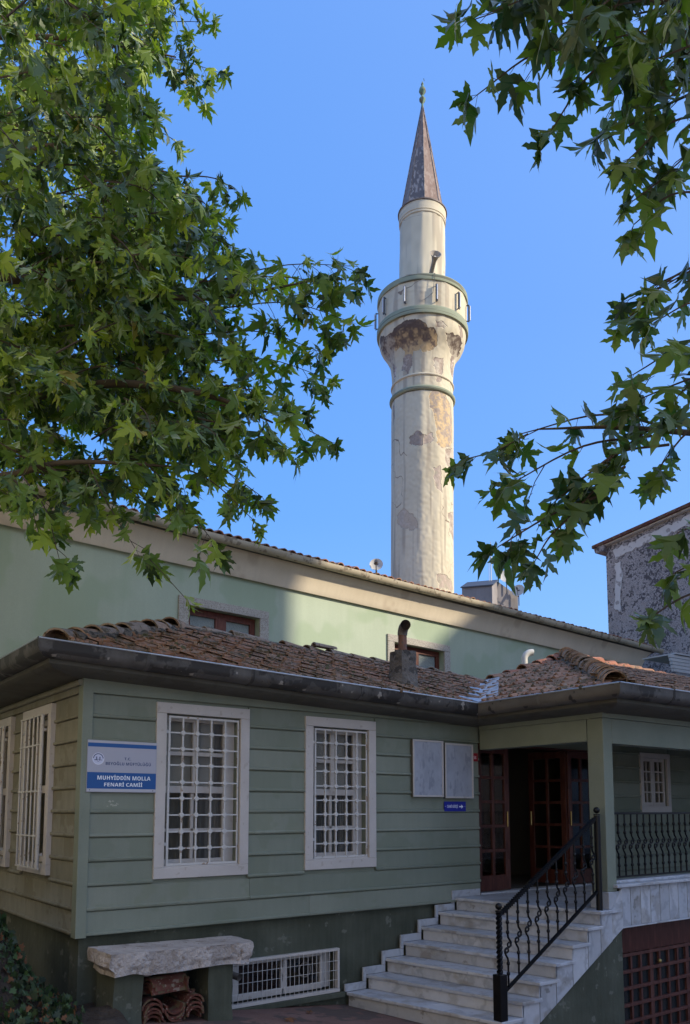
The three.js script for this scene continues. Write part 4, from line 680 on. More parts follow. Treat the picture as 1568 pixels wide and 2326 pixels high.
// ---------------------------------------------------------------- the mosque hall behind
{
  const ms = thing('mosque_hall', 'pale green plastered mosque hall with cream coved eaves behind the house', 'mosque', [0, 0, -5.2], 4.5 * Math.PI / 180);
  const X0 = -15, X1 = 19.15, TOP = 6.52, WIN = [[3.49, 5.42, 4.25, 5.99], [8.58, 10.6, 4.25, 6.03]];
  mesh('wall', holed(X0, X1, -1, TOP + 0.2, WIN.map(([a, b, c, d]) => [a + 0.19, b - 0.19, c + 0.2, d - 0.145]), 0.45).translate(0, 0, -0.45), M.wallGreen, ms);
  mesh('wall', bx(X1 - 0.45, X1, -1, TOP + 0.2, -12, -0.451), M.wallGreen, ms); mesh('wall', bx(X0, X0 + 0.45, -1, TOP + 0.2, -12, -0.451), M.wallGreen, ms); mesh('wall', bx(X0, X1, -1, TOP + 0.2, -12.45, -12), M.wallGreen, ms);
  const cv = [[0, 0.03], [0.07, 0], [0.08, 0.015], [0.115, 0.11], [0.165, 0.24], [0.225, 0.35], [0.30, 0.44], [0.30, 0.48], [0, 0.48]];
  mesh('cove', prism(cv, V(X0, TOP, 0), V(X1, TOP, 0), V(0, 0, 1), V(0, 1, 0), 0, 1), M.cove, ms);
  mesh('cove', prism(cv, V(X1, TOP, 0), V(X1, TOP, -12), V(1, 0, 0), V(0, 1, 0), -1, 0), M.cove, ms);
  mesh('fascia', bx(X0, X1 + 0.4, TOP + 0.445, TOP + 0.54, 0.24, 0.335), M.soffit, ms);
  // gutter in slightly sagging lengths
  const gp = [[-0.09, 0.02], [-0.085, -0.04], [-0.05, -0.085], [0, -0.10], [0.05, -0.085], [0.085, -0.04], [0.09, 0.02], [0.075, 0.02], [0.07, -0.035], [0.04, -0.07], [0, -0.085], [-0.04, -0.07], [-0.07, -0.035], [-0.075, 0.02]];
  let y = 0; for (let i = 0; i < 17; i++) {
    const a = X0 + i * 2.05, b = Math.min(a + 2.04, X1 + 0.62), y1 = i > 15 ? -0.01 : (noise(i * 0.9, 4, 51) - 0.5) * 0.05; if (b <= a) break;
    mesh('gutter', prism(gp, V(a, TOP + 0.55 + y, 0.425), V(b, TOP + 0.55 + y1, 0.425), V(0, 0, 1)), M.gutterCream, ms);
    mesh('gutter_joint', prism(gp.map(([o, h]) => [o * 1.06, h * 1.06]), V(b - 0.02, TOP + 0.551 + y1, 0.425), V(b + 0.025, TOP + 0.551 + y1, 0.425), V(0, 0, 1)), M.gutterCream, ms); y = y1;
  }
  const rf = grp('roof', ms), rs = 0.235;
  const deck = (z) => TOP + 0.54 + (0.40 - z) * rs;
  mesh('roof_deck', [muv(loft([[V(X0, deck(0.4), 0.4), V(X1 + 0.6, deck(0.4), 0.4), V(X1 + 0.6, deck(0.4) + 0.05, 0.4), V(X0, deck(0.4) + 0.05, 0.4)], [V(X0, deck(-5.9), -5.9), V(X1 + 0.6, deck(-5.9), -5.9), V(X1 + 0.6, deck(-5.9) + 0.05, -5.9), V(X0, deck(-5.9) + 0.05, -5.9)], [V(X0, deck(0.4), -12.6), V(X1 + 0.6, deck(0.4), -12.6), V(X1 + 0.6, deck(0.4) + 0.05, -12.6), V(X0, deck(0.4) + 0.05, -12.6)]]))], M.tiles[0], rf);
  mesh('gable_end', bx(X1 - 0.3, X1 - 0.1, TOP, deck(-2), -10, -2), M.wallGreen, rf);
  const eg = [barrel(0.10, 0.085, 0.4), barrel(0.095, 0.085, 0.4)], ang = Math.atan(rs);
  for (let i = 0; i < 150; i++) { const x = X0 + 4 + i * 0.203; if (x > X1 + 0.5) break; const o = mesh('eave_tile', eg[i % 2], rnd() < 0.6 ? M.tileNew : M.tiles[0], rf); o.position.set(x, deck(0.45) + 0.0 + rr(-0.006, 0.014), 0.46 + rr(-0.02, 0.02)); o.rotation.set(ang, rr(-0.05, 0.05), rr(-0.06, 0.06)); }
  for (const [a, b, c, d] of WIN) {
    const w = grp('window', ms), s = 0.2, st = 0.155;
    for (const [p, q, r, t] of [[a, b, d - st, d], [a, b, c, c + 0.2], [a, a + s, c + 0.201, d - st - 0.001], [b - s, b, c + 0.201, d - st - 0.001]]) mesh('stone_surround', bx(p, q, r, t, 0, 0.045, 0.008), M.surround, w);
    const ia = a + s, ib = b - s, ic = c + 0.2, id = d - st, f = 0.075, z0 = -0.2, z1 = -0.13;
    const bar = (p, q, r, t, zz = 0) => mesh('frame', bx(p, q, r, t, z0, z1 + zz, 0.006), M.woodVarnish, w);
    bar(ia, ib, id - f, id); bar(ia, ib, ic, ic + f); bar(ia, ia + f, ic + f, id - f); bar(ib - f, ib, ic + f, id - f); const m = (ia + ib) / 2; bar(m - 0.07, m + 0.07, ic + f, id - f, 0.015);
    for (const [p, q] of [[ia + f, m - 0.07], [m + 0.07, ib - f]]) { mesh('sash', [bx(p, p + 0.045, ic + f, id - f, z0 + 0.01, z1 + 0.008), bx(q - 0.045, q, ic + f, id - f, z0 + 0.01, z1 + 0.008), bx(p + 0.045, q - 0.045, id - f - 0.045, id - f, z0 + 0.01, z1 + 0.008)], M.woodVarnish, w); mesh('pane', bx(p + 0.03, q - 0.03, ic + f, id - f - 0.03, -0.171, -0.166), M.frost, w); }
  }
  mesh('inner_wall', bx(X0 + 0.5, X1 - 0.5, 0, 6.6, -3.1, -3), M.room, ms);
}
function dish(name, label, pos, r, yaw, tilt, mast) {
  const d = thing(name, label, 'satellite dish', pos, yaw), pr = []; for (let i = 0; i <= 8; i++) { const t = i / 8; pr.push([Math.max(0.001, r * t), 0.28 * r * t * t]); }
  const g = lathe(pr, 32).rotateX(Math.PI / 2 - tilt); g.translate(0, mast, 0.05); mesh('reflector', g, M.dish, d);
  const f = V(0, mast + Math.sin(tilt) * r * 0.9, 0.05 + Math.cos(tilt) * r * 0.9);
  mesh('feed_arm', tube([V(0, mast - r * 0.95, 0.12), f], 0.012, 0.012, 6, true), M.bracket, d); mesh('feed_horn', muv(new THREE.CylinderGeometry(0.035, 0.05, 0.1, 10).rotateX(1.2).translate(f.x, f.y, f.z)), M.bracket, d);
  mesh('mast', tube([V(0, -0.5, 0), V(0, mast, 0)], 0.022, 0.022, 8, true), M.bracket, d); mesh('clamp', bx(-0.05, 0.05, mast - 0.08, mast + 0.06, 0.0, 0.05), M.bracket, d);
}
dish('satellite_dish', 'round satellite dish on the mosque eave left of the minaret', [8.72, 7.15, -6.42], 0.15, -0.72, 0.25, 0.55);

// ---------------------------------------------------------------- minaret
{
  const ry = -0.7377, mn = thing('minaret', 'tall cream plastered minaret with peeling balcony and lead spire', 'minaret', [15.54, 0, -12.53]);
  mn.quaternion.setFromAxisAngle(fwd, 0.010).multiply(new THREE.Quaternion().setFromAxisAngle(V(0, 1, 0), ry));
  // lost plaster, read from the picture: outlines in picture coordinates of the tower
  const hw = (h) => h < 17 ? 72 : 72 + 31 * sm(17.2, 18.6, h);
  const toUH = ([zx, zy]) => {
    const x = 750.8 + zx * 0.28554, y0 = 721.9 + zy * 0.28554; let h = 0, u = 0.5, y = y0;
    for (let k = 0; k < 3; k++) { h = y > 838 ? 9.4 + (1335 - y) * 0.0149 : 16.9 + (835 - y) * 0.01325; const s = clamp((x - 963 - (900 - y) * 0.008) / hw(h), -0.999, 0.999), ph = Math.asin(s); u = 0.5 + ph / (2 * Math.PI); y = y0 - hw(h) / 2 * (1 - Math.cos(ph)) * (h - 2.24) / 13.8; }
    return [u, h];
  };
  const G = [156, 140, 126], O = [200, 172, 130], K = [92, 76, 66], P = [180, 162, 146], L = [190, 178, 158];
  const patches = [
    [[[800, 600], [830, 572], [900, 590], [960, 680], [980, 800], [985, 1000], [930, 1045], [865, 1030], [850, 900], [838, 760], [800, 700]], P, O, 0.5],
    [[[630, 965], [700, 900], [742, 940], [748, 1012], [690, 1020], [650, 1000]], G, G, 1], [[[748, 935], [822, 918], [832, 965], [815, 1002], [752, 1004]], P, P, 1],
    [[[920, 1060], [985, 1050], [985, 1180], [930, 1190]], P, L, 0.5], [[[850, 2055], [905, 2045], [955, 2090], [980, 2175], [860, 2150]], L, P, 0.5], [[[830, 1200], [880, 1195], [888, 1390], [840, 1370]], L, P, 0.4],
    [[[500, 690], [522, 670], [524, 800], [504, 840]], G, G, 1], [[[940, 1570], [985, 1560], [985, 1800], [955, 1700]], P, L, 0.5], [[[530, 1560], [600, 1530], [690, 1600], [700, 1680], [600, 1690], [540, 1650]], [196, 180, 158], [180, 164, 144], 0.5],
    [[[470, 170], [520, 90], [560, 40], [650, 10], [745, 22], [780, 60], [850, 100], [872, 180], [825, 235], [770, 250], [672, 240], [660, 300], [620, 300], [600, 245], [560, 212], [520, 260], [480, 260], [430, 240]], K, O, 0.42],
    [[[600, 280], [655, 270], [668, 340], [655, 380], [632, 425], [575, 405], [590, 350]], G, P, 0.7], [[[825, 310], [912, 305], [915, 400], [900, 500], [850, 500], [848, 400]], P, L, 0.6], [[[855, 30], [905, 30], [950, 80], [900, 100], [860, 80]], G, L, 0.6],
    [[[398, 150], [450, 120], [520, 110], [530, 240], [500, 340], [430, 320]], K, L, 0.6], [[[920, 120], [1000, 140], [1060, 170], [1068, 300], [1000, 330], [960, 230]], K, L, 0.7], [[[500, 330], [530, 360], [530, 470], [505, 470]], G, [214, 196, 186], 0.5], [[[980, 300], [1010, 290], [1005, 470], [975, 460]], G, [214, 196, 186], 0.6], [[[1035, 80], [1060, 90], [1065, 160], [1040, 160]], P, G, 0.5],
  ].map(([pts, a, b, t]) => { const q = pts.map(toUH); return { q, a, b, t, lo: [Math.min(...q.map((p) => p[0])) - 0.02, Math.min(...q.map((p) => p[1])) - 0.2], hi: [Math.max(...q.map((p) => p[0])) + 0.02, Math.max(...q.map((p) => p[1])) + 0.2] }; });
  const Y0 = 8, Y1 = 20, TWD = 768, THT = 1536, mask = new Float32Array(TWD * THT);
  const inside = (q, x, y) => { let c = false; for (let i = 0, j = q.length - 1; i < q.length; j = i++) if ((q[i][1] > y) !== (q[j][1] > y) && x < (q[j][0] - q[i][0]) * (y - q[i][1]) / (q[j][1] - q[i][1]) + q[i][0]) c = !c; return c; };
  const map = tex(TWD, (u, v) => {
    const h = Y0 + v * (Y1 - Y0), s = u * 6.6; let c = [211, 199, 172];
    const n = noise(s * 1.3, h * 0.8, 61) * 0.5 + noise(s * 4, h * 2.6, 62) * 0.3 + noise(s * 17, h * 11, 63) * 0.2; c = c.map((x) => x + (n - 0.5) * 26);
    const st = noise(s * 6, h * 0.35, 64) * 0.6 + noise(s * 14, h * 0.9, 65) * 0.4; c = mix(c, [160, 146, 128], sm(0.55, 0.8, st) * 0.6);
    const crk = Math.abs(noise(s * 1.6 + noise(s * 6, h * 6, 66) * 0.5, h * 1.4, 67) - 0.5); if (crk < 0.008 && noise(s * 0.9, h * 0.5, 68) > 0.55) c = mix(c, [120, 104, 90], 0.8);
    const wu = u + (noise(s * 9, h * 9, 71) - 0.5) * 0.012 + (noise(s * 30, h * 30, 72) - 0.5) * 0.004, wh = h + (noise(s * 9, h * 9, 73) - 0.5) * 0.12 + (noise(s * 30, h * 30, 74) - 0.5) * 0.04;
    for (const p of patches) if (wu > p.lo[0] && wu < p.hi[0] && wh > p.lo[1] && wh < p.hi[1] && inside(p.q, wu, wh)) {
      const k = noise(s * 8, h * 7, 75) * 0.6 + noise(s * 24, h * 22, 76) * 0.4, top = p.a === K ? sm(0.02, 0.6, (wh - p.lo[1]) / (p.hi[1] - p.lo[1]) + k - 0.75) : k; c = mix(p.b, p.a, p.a === K ? top : sm(1 - p.t - 0.12, 1 - p.t + 0.1, 1 - k)); c = c.map((x) => x + (k - 0.5) * 46);
      mask[Math.floor(v * THT) * TWD + Math.floor(u * TWD)] = 1 - k * 0.3;
    }
    return c.map((x) => clamp(x, 0, 255));
  }, { h: THT });
  map.wrapT = THREE.ClampToEdgeWrapping;
  const bump = tex(TWD, (u, v) => { const m = mask[Math.floor(v * THT) * TWD + Math.floor(u * TWD)], h = v * 12, s = u * 6.6; const x = clamp(0.8 - 0.6 * m + (noise(s * 10, h * 10, 77) - 0.5) * 0.3) * 255; return [x, x, x]; }, { srgb: false, h: THT });
  const skin = mat({ map, bumpMap: bump, bumpScale: 0.035, roughness: 0.92 }), opt = { y0: Y0, y1: Y1, facets: 12, soft: 0.45 };
  const line = (a, b, n) => Array.from({ length: n + 1 }, (_, i) => [a[0] + (b[0] - a[0]) * i / n, a[1] + (b[1] - a[1]) * i / n]);
  mesh('shaft', lathe([...line([1.05, 3], [1.045, 8], 1), ...line([1.045, 8.001], [1.06, 16.12], 10)], 96, { ...opt, rough: 0.02 }), skin, mn);
  const ringP = (R, y, r) => Array.from({ length: 9 }, (_, i) => { const a = -Math.PI / 2 + Math.PI * i / 8; return [R + r * Math.cos(a), y + r * Math.sin(a)]; });
  mesh('green_ring', lathe(ringP(1.05, 16.22, 0.085), 96), M.greenBand, mn);
  mesh('neck', lathe(line([1.04, 16.30], [1.05, 16.66], 2), 96, opt), skin, mn); mesh('cream_ring', lathe(ringP(1.045, 16.70, 0.045), 96), M.cream, mn);
  mesh('corbel', lathe([[1.04, 16.72], [1.045, 16.95], [1.055, 17.2], [1.085, 17.45], [1.15, 17.68], [1.25, 17.86], [1.37, 18.02], [1.45, 18.18], [1.49, 18.34], [1.50, 18.48], [1.50, 18.56]], 96, { y0: Y0, y1: Y1, rough: 0.03 }), skin, mn);
  mesh('green_band', lathe([[1.49, 18.54], [1.575, 18.545], [1.585, 18.6], [1.585, 18.76], [1.575, 18.80], [1.5, 18.81]], 96), M.greenBand, mn);
  mesh('parapet', lathe([[1.53, 18.80], [1.535, 19.72]], 96, opt), skin, mn);
  mesh('parapet_cap', lathe([[1.53, 19.70], [1.57, 19.71], [1.58, 19.76], [1.57, 19.90], [1.54, 19.93], [1.40, 19.93], [1.39, 18.9]], 96), M.greenBand, mn);
  mesh('balcony_floor', lathe([[0.1, 18.9], [1.4, 18.9]], 48), M.concrete, mn);
  mesh('drum', lathe([...line([0.80, 18.88], [0.79, 22.80], 8)], 96, { rough: 0.02, facets: 12, soft: 0.6 }), drumSkin(), mn);
  mesh('drum_ring', lathe([[0.79, 22.72], [0.815, 22.74], [0.815, 22.80], [0.80, 22.82]], 96), M.cream, mn);
  mesh('drum_ring', lathe([[0.80, 22.82], [0.825, 22.83], [0.83, 23.14], [0.82, 23.15]], 96), M.cream, mn);
  mesh('spire_rim', lathe([[0.82, 23.14], [0.865, 23.15], [0.87, 23.185], [0.76, 23.22]], 96), M.leadDark, mn);
  const cone = (y) => 0.75 - (y - 23.2) * 0.1735, e0 = 0.105, sp = grp('spire', mn), cornr = (k, y, r = 0) => { const a = e0 + k * Math.PI / 4, R = cone(y) + r; return V(R * Math.sin(a), y, R * Math.cos(a)); };
  for (let k = 0; k < 8; k++) for (const [ya, yb, o] of [[23.2, 25.55, 0.012], [25.5, 27.4, 0.0]]) {
    const ring = (y) => [cornr(k, y, o), cornr(k + 1, y, o), cornr(k + 1, y, o - 0.02), cornr(k, y, o - 0.02)], q = [0, 1, 2, 3, 4].map((i) => ring(ya + (yb - ya) * i / 4).map((v, j) => j < 2 ? v.multiplyScalar(1).add(V(0, 0, 0)) : v));
    const g = loft(q); mesh('lead_panel', g, k === 7 && ya < 24 ? M.leadDark : M.lead, sp);
  }
  for (let k = 0; k < 8; k++) mesh('seam', tube([cornr(k, 23.2, 0.012), cornr(k, 25.5, 0.014), cornr(k, 27.35, 0.006)], 0.024, 0.014, 6), M.leadDark, sp);
  mesh('finial', lathe([[0.035, 27.25], [0.05, 27.38], [0.035, 27.46], [0.045, 27.52], [0.11, 27.62], [0.115, 27.68], [0.05, 27.78], [0.04, 27.83], [0.07, 27.87], [0.125, 27.98], [0.11, 28.08], [0.05, 28.18], [0.035, 28.24], [0.05, 28.27], [0.03, 28.31], [0.018, 28.36], [0.001, 28.38]], 20), M.copper, mn);
  { const s = new THREE.Shape(); s.absarc(0, 0, 0.10, 0, 7, false); const h = new THREE.Path(); h.absarc(0.0, 0.028, 0.078, 0, 7, false); s.holes.push(h); mesh('crescent', muv(new THREE.ExtrudeGeometry(s, { depth: 0.02, bevelEnabled: false, curveSegments: 20 }).rotateY(0.95).translate(0, 28.46, 0)), M.copper, mn); }
  for (const ph of [-1.52, -0.93, -0.36, 0.30, 0.86, 1.38, 2.2]) {                 // tube lamps hung round the balcony
    const l = grp('tube_lamp', mn), R = 1.65, x = R * Math.sin(ph), z = R * Math.cos(ph); l.position.set(x, 0, z); l.rotation.y = ph;
    mesh('housing', bx(-0.04, 0.04, 18.92, 19.52, -0.05, -0.015), M.bracket, l); mesh('lamp_tube', tube([V(0, 18.96, 0.01), V(0, 19.48, 0.01)], 0.022, 0.022, 8, true), M.tubeLight, l);
    mesh('bracket', [bx(-0.012, 0.012, 19.5, 19.53, -0.12, -0.05), bx(-0.012, 0.012, 18.93, 18.96, -0.12, -0.05)], M.bracket, l);
  }
  mesh('cable', tube([V(-0.55, 19.97, 1.42), V(-0.3, 20.07, 1.3), V(0.05, 20.09, 1.25), V(0.3, 20.02, 1.3), V(0.42, 19.9, 1.55), V(0.35, 19.2, 1.57), V(0.05, 18.95, 1.58)], 0.008, 0.008, 5), M.bracket, mn);
}
function drumSkin() {
  return mat({ roughness: 0.92, map: tex(512, (u, v) => { const s = u * 5, h = v * 4; let c = [213, 202, 176].map((x) => x + (noise(s * 3, h * 3, 81) - 0.5) * 18); const st = noise(s * 3.4, h * 0.3, 82) * 0.6 + noise(s * 9, h * 1.1, 83) * 0.4; c = mix(c, [170, 158, 138], sm(0.55, 0.75, st) * 0.7); const k = Math.abs(noise(s * 2, h * 2.5, 84) - 0.5); if (k < 0.01 && noise(s, h, 85) > 0.55) c = mix(c, [120, 106, 92], 0.7); return c; }) });
}
{ // horn loudspeaker above the balcony
  const p = V(0.36, 20.1, 1.1).applyAxisAngle(V(0, 1, 0), -0.7377).add(V(15.54 + 0.16, 0, -12.53 + 0.12)), h = thing('horn_loudspeaker', 'grey horn loudspeaker above the minaret balcony', 'loudspeaker', [p.x, p.y, p.z], -0.5);
  const g = lathe([[0.06, -0.28], [0.075, -0.2], [0.075, 0], [0.085, 0.1], [0.12, 0.22], [0.19, 0.31], [0.195, 0.32], [0.18, 0.32], [0.1, 0.2], [0.05, 0.05]], 28).rotateX(1.15).translate(0, 0.4, 0.1); mesh('horn', g, M.render, h);
  mesh('driver', muv(new THREE.CylinderGeometry(0.08, 0.08, 0.2, 16).rotateX(1.15).translate(0, 0.27, -0.2)), M.render, h); mesh('throat', muv(new THREE.CylinderGeometry(0.035, 0.05, 0.16, 10).rotateX(1.15).translate(0, 0.46, 0.24)), M.dish, h); mesh('bracket', tube([V(0, -0.2, -0.2), V(0, 0.2, -0.1)], 0.02, 0.02, 6, true), M.bracket, h);
}

// ---------------------------------------------------------------- neighbours
{
  const b = thing('stained_building', 'tall grey building end with black mould stains at right edge', 'building', [21.4, 0, 0]);
  const z0 = -9.3, z1 = 4, H0 = 11.5, H1 = 12.6, side = (pts, d) => { const g = new THREE.ExtrudeGeometry(new THREE.Shape(pts.map(([x, y]) => new THREE.Vector2(x, y))), { depth: d, bevelEnabled: false }); g.rotateY(-Math.PI / 2).translate(d, 0, 0); return muv(g); };
  mesh('wall', side([[z0, -1], [z1, -1], [z1, H1 + 0.4], [z0, H0]], 8), M.mould, b);
  const ragged = (pts) => pts.flatMap((p, i) => { const q = pts[(i + 1) % pts.length], n = Math.max(1, Math.round(Math.hypot(q[0] - p[0], q[1] - p[1]) / 0.12)); return Array.from({ length: n }, (_, k) => [p[0] + (q[0] - p[0]) * k / n + rr(-0.04, 0.04), p[1] + (q[1] - p[1]) * k / n + rr(-0.06, 0.06)]); });
  const band = side(ragged([[z0 + 0.45, 10.8], [-8.6, 10.98], [-7.4, 11.12], [-6.2, 11.3], [-4, 11.5], [z1, 12.2], [z1, 12.4], [-4, 11.8], [-6.1, 11.6], [-7.5, 11.42], [-8.55, 11.28], [z0 + 0.3, 11.24]]), 0.02); band.translate(-0.022, 0, 0); mesh('patch', band, M.patch = paint([206, 200, 194], { vary: 10, metres: 2, f: 6, s: 191, rough: 0.95, spots: [150, 142, 136, 9, 0.6, 0.8] }), b);
  const p2 = side(ragged([[z0 + 0.28, 9.05], [z0 + 0.5, 9.0], [z0 + 0.62, 10.2], [z0 + 0.55, 10.75], [z0 + 0.34, 10.8], [z0 + 0.38, 10.1]]), 0.02); p2.translate(-0.022, 0, 0); mesh('patch', p2, M.patch, b);
  const rf = grp('roof', b); mesh('eave_board', side([[z0 - 0.35, H0 - 0.12], [z0 - 0.3, H0 - 0.28], [z0 + 0.05, H0 - 0.3], [z0 + 0.05, H0 - 0.02]], 8.2).translate(-0.2, 0, 0), M.mould, rf);
  mesh('roof_tiles', side([[z0 - 0.4, H0 - 0.10], [z1, H1 + 0.42], [z1, H1 + 0.54], [z0 - 0.4, H0 - 0.0]], 8.3).translate(-0.25, 0, 0), M.tileDark, rf);
  mesh('verge_board', side([[z0 - 0.05, H0 - 0.10], [z1, H1 + 0.36], [z1, H1 + 0.415], [z0 - 0.05, H0 - 0.04]], 0.15).translate(-0.15, 0, 0), M.patch, rf);
}
{
  const s = thing('grey_annex', 'grey slatted annex with a window under the stained building', 'annex', [17.6, 0, -4.6], -0.05);
  mesh('wall', bx(0, 5, -1, 5.9, -0.9, 0), M.greyMetal, s); mesh('roof', bx(-0.02, 5.2, 6.43, 6.47, -1.0, 0.06), M.greyMetal, s);
  for (let i = 0; i < 5; i++) mesh('slat', bx(-0.2, 5.1, 5.93 + i * 0.1, 6.01 + i * 0.1, 0.02 - i * 0.02, 0.10 - i * 0.02), M.greyMetal, s);
  const w = grp('window', s); mesh('frame', [bx(0.35, 2.3, 5.78, 5.86, 0.001, 0.05), bx(0.35, 0.45, 4.8, 5.779, 0.001, 0.05), bx(1.25, 1.33, 4.8, 5.779, 0.001, 0.05), bx(2.2, 2.3, 4.8, 5.779, 0.001, 0.05)], M.greyMetal, w); mesh('pane', bx(0.45, 1.25, 4.8, 5.78, 0.004, 0.008), M.paneDim = new THREE.MeshPhysicalMaterial({ color: 0x9a9280, roughness: 0.2 }), w); mesh('pane', bx(1.33, 2.2, 4.8, 5.78, 0.004, 0.008), M.dark, w);
}
{
  const p = thing('roof_penthouse', 'grey concrete rooftop block with slanted top beyond the mosque', 'building', [22.45, 0, -15.35], 0.62);
  mesh('wall', plate([[-1.7, 4], [0.0, 4], [0.0, 11.75], [-1.7, 11.1]], 1.2, (g) => g.translate(0, 0, -1.2)), M.concrete, p); mesh('wall', muv(plate([[0, 4], [0.9, 4], [0.9, 11.15], [0, 11.75]], 1.2, (g) => g.translate(0, 0, -1.2)).rotateY(-1.1)), M.concrete, p);
  mesh('coping', plate([[-1.75, 11.09], [0.03, 11.77], [0.03, 11.82], [-1.75, 11.14]], 1.3, (g) => g.translate(0, 0, -1.25)), M.bracket, p);
  dish('satellite_dish', 'larger satellite dish on the rooftop block right of the minaret', [22.75, 11.7, -15.1], 0.30, -0.75, 0.3, 0.2);
  dish('satellite_dish', 'smaller satellite dish low on the right side of the rooftop block', [23.15, 11.2, -14.8], 0.27, -1.1, 0.3, 0.1);
  const a = thing('antenna_mast', 'thin pale antenna mast rising behind the rooftop block', 'antenna', [22.15, 10.5, -15.4]); mesh('mast', tube([V(0, 0, 0), V(0, 2.9, 0)], 0.03, 0.012, 6, true), M.pipeWhite, a); mesh('insulator', muv(new THREE.CylinderGeometry(0.05, 0.05, 0.16, 10).translate(0, 2.15, 0)), M.pipeWhite, a); mesh('side_rod', tube([V(-0.12, 0, 0), V(-0.12, 2.0, 0)], 0.015, 0.01, 6, true), M.pipeWhite, a);
}
// apartment houses across the street, behind the viewer: they shade the house and let the sun through beside them
function block(name, label, outline, z, depth, m) {
  const b = thing(name, label, 'building', [0, 0, 0], 0, 'apartment houses across the street');
  mesh('wall', plate(outline, depth, (g) => g.translate(0, 0, z)), m, b);
  const xs = outline.map((p) => p[0]), x0 = Math.min(...xs), x1 = Math.max(...xs), top = Math.min(...outline.filter((p) => p[1] > 5).map((p) => p[1]));
  const g = bx(-0.5, 0.5, -0.75, 0.75, -0.03, 0.0); for (let y = 2.2; y < top - 1.2; y += 3) for (let x = x0 + 1.4; x < x1 - 1; x += 2.6) { const o = mesh('window', g, M.dark, b); o.position.set(x, y, z - 0.002); }
}
block('apartment_house', 'tallest apartment house with a stepped flat top across the street behind the viewer', [[19.4, -2], [32.75, -2], [32.75, 29.3], [26.25, 29.3], [26.25, 26.8], [19.4, 26.8]], 30, 10, M.render);
block('apartment_house', 'lower apartment house in the row across the street', [[32.76, -2], [36.6, -2], [36.6, 24.15], [32.76, 24.15]], 30, 10, M.concrete);
block('apartment_house', 'apartment house with a sloping roof edge across the street', [[39.6, -2], [58, -2], [58, 33.0], [43.6, 33.0], [39.6, 30.0]], 30, 4, M.render);
{ // sunlit apartment house to the left of the viewer: its warm light reaches the end wall of the house
  const b = thing('apartment_house', 'pale sunlit apartment house down the street to the left of the viewer', 'building', [0, 0, 0], 0, 'apartment houses across the street');
  mesh('wall', bx(-24, -10.5, -2, 17, -9, 24), M.facade = paint([238, 222, 190], { vary: 8, metres: 4, f: 4, s: 197, rough: 0.9 }), b); mesh('cornice', bx(-24.3, -10.2, 17.001, 17.4, -9.3, 24.3), M.facade, b);
  const g = bx(-0.002, 0.03, -0.75, 0.75, -0.5, 0.5); for (let y = 3; y < 16; y += 3.2) for (let z = -7; z < 23; z += 4) { const o = mesh('window', g, M.dark, b); o.position.set(-10.5, y, z); }
}

// ---------------------------------------------------------------- plane trees
function leafGeo(k) {
  const half = [[0.05, -0.02], [0.18, -0.07], [0.36, -0.05], [0.42, -0.09], [0.70, 0.06], [0.54, 0.14], [0.50, 0.22], [0.27, 0.26], [0.42, 0.36], [0.44, 0.45], [0.55, 0.48], [0.68, 0.74], [0.50, 0.64], [0.42, 0.67], [0.33, 0.58], [0.15, 0.47], [0.21, 0.62], [0.18, 0.71], [0.25, 0.78], [0.12, 0.88]];
  const w = [1, 0.9, 1.08, 0.96, 0.8, 1][k], pts = [[0, 0], ...half.map(([x, y]) => [x * w, y]), [0, 1.12], ...half.slice().reverse().map(([x, y]) => [-x * w * [1, 1.08, 0.92, 1.04, 0.9, 1.1][k], y * [1, 0.96, 1.03, 1, 0.94, 1.05][k]])];
  const g = new THREE.ShapeGeometry(new THREE.Shape(pts.map(([x, y]) => new THREE.Vector2(x, y)))), p = g.attributes.position, f = [0.25, -0.18, 0.5, 0.1, 0.95, -0.4][k], c = [-0.22, -0.4, -0.12, -0.55, -0.3, -0.85][k];
  for (let i = 0; i < p.count; i++) { const x = p.getX(i), y = p.getY(i); p.setZ(i, f * Math.abs(x) + c * y * y + 0.06 * Math.sin(x * 7 + k) + (k === 2 ? 0.2 * x * y : 0)); }
  const h = g.toNonIndexed(); h.computeVertexNormals(); return h;
}
const LG = [0, 1, 2, 3, 4, 5].map(leafGeo);
function curve(pts, n) { return new THREE.CatmullRomCurve3(pts).getPoints(n); }
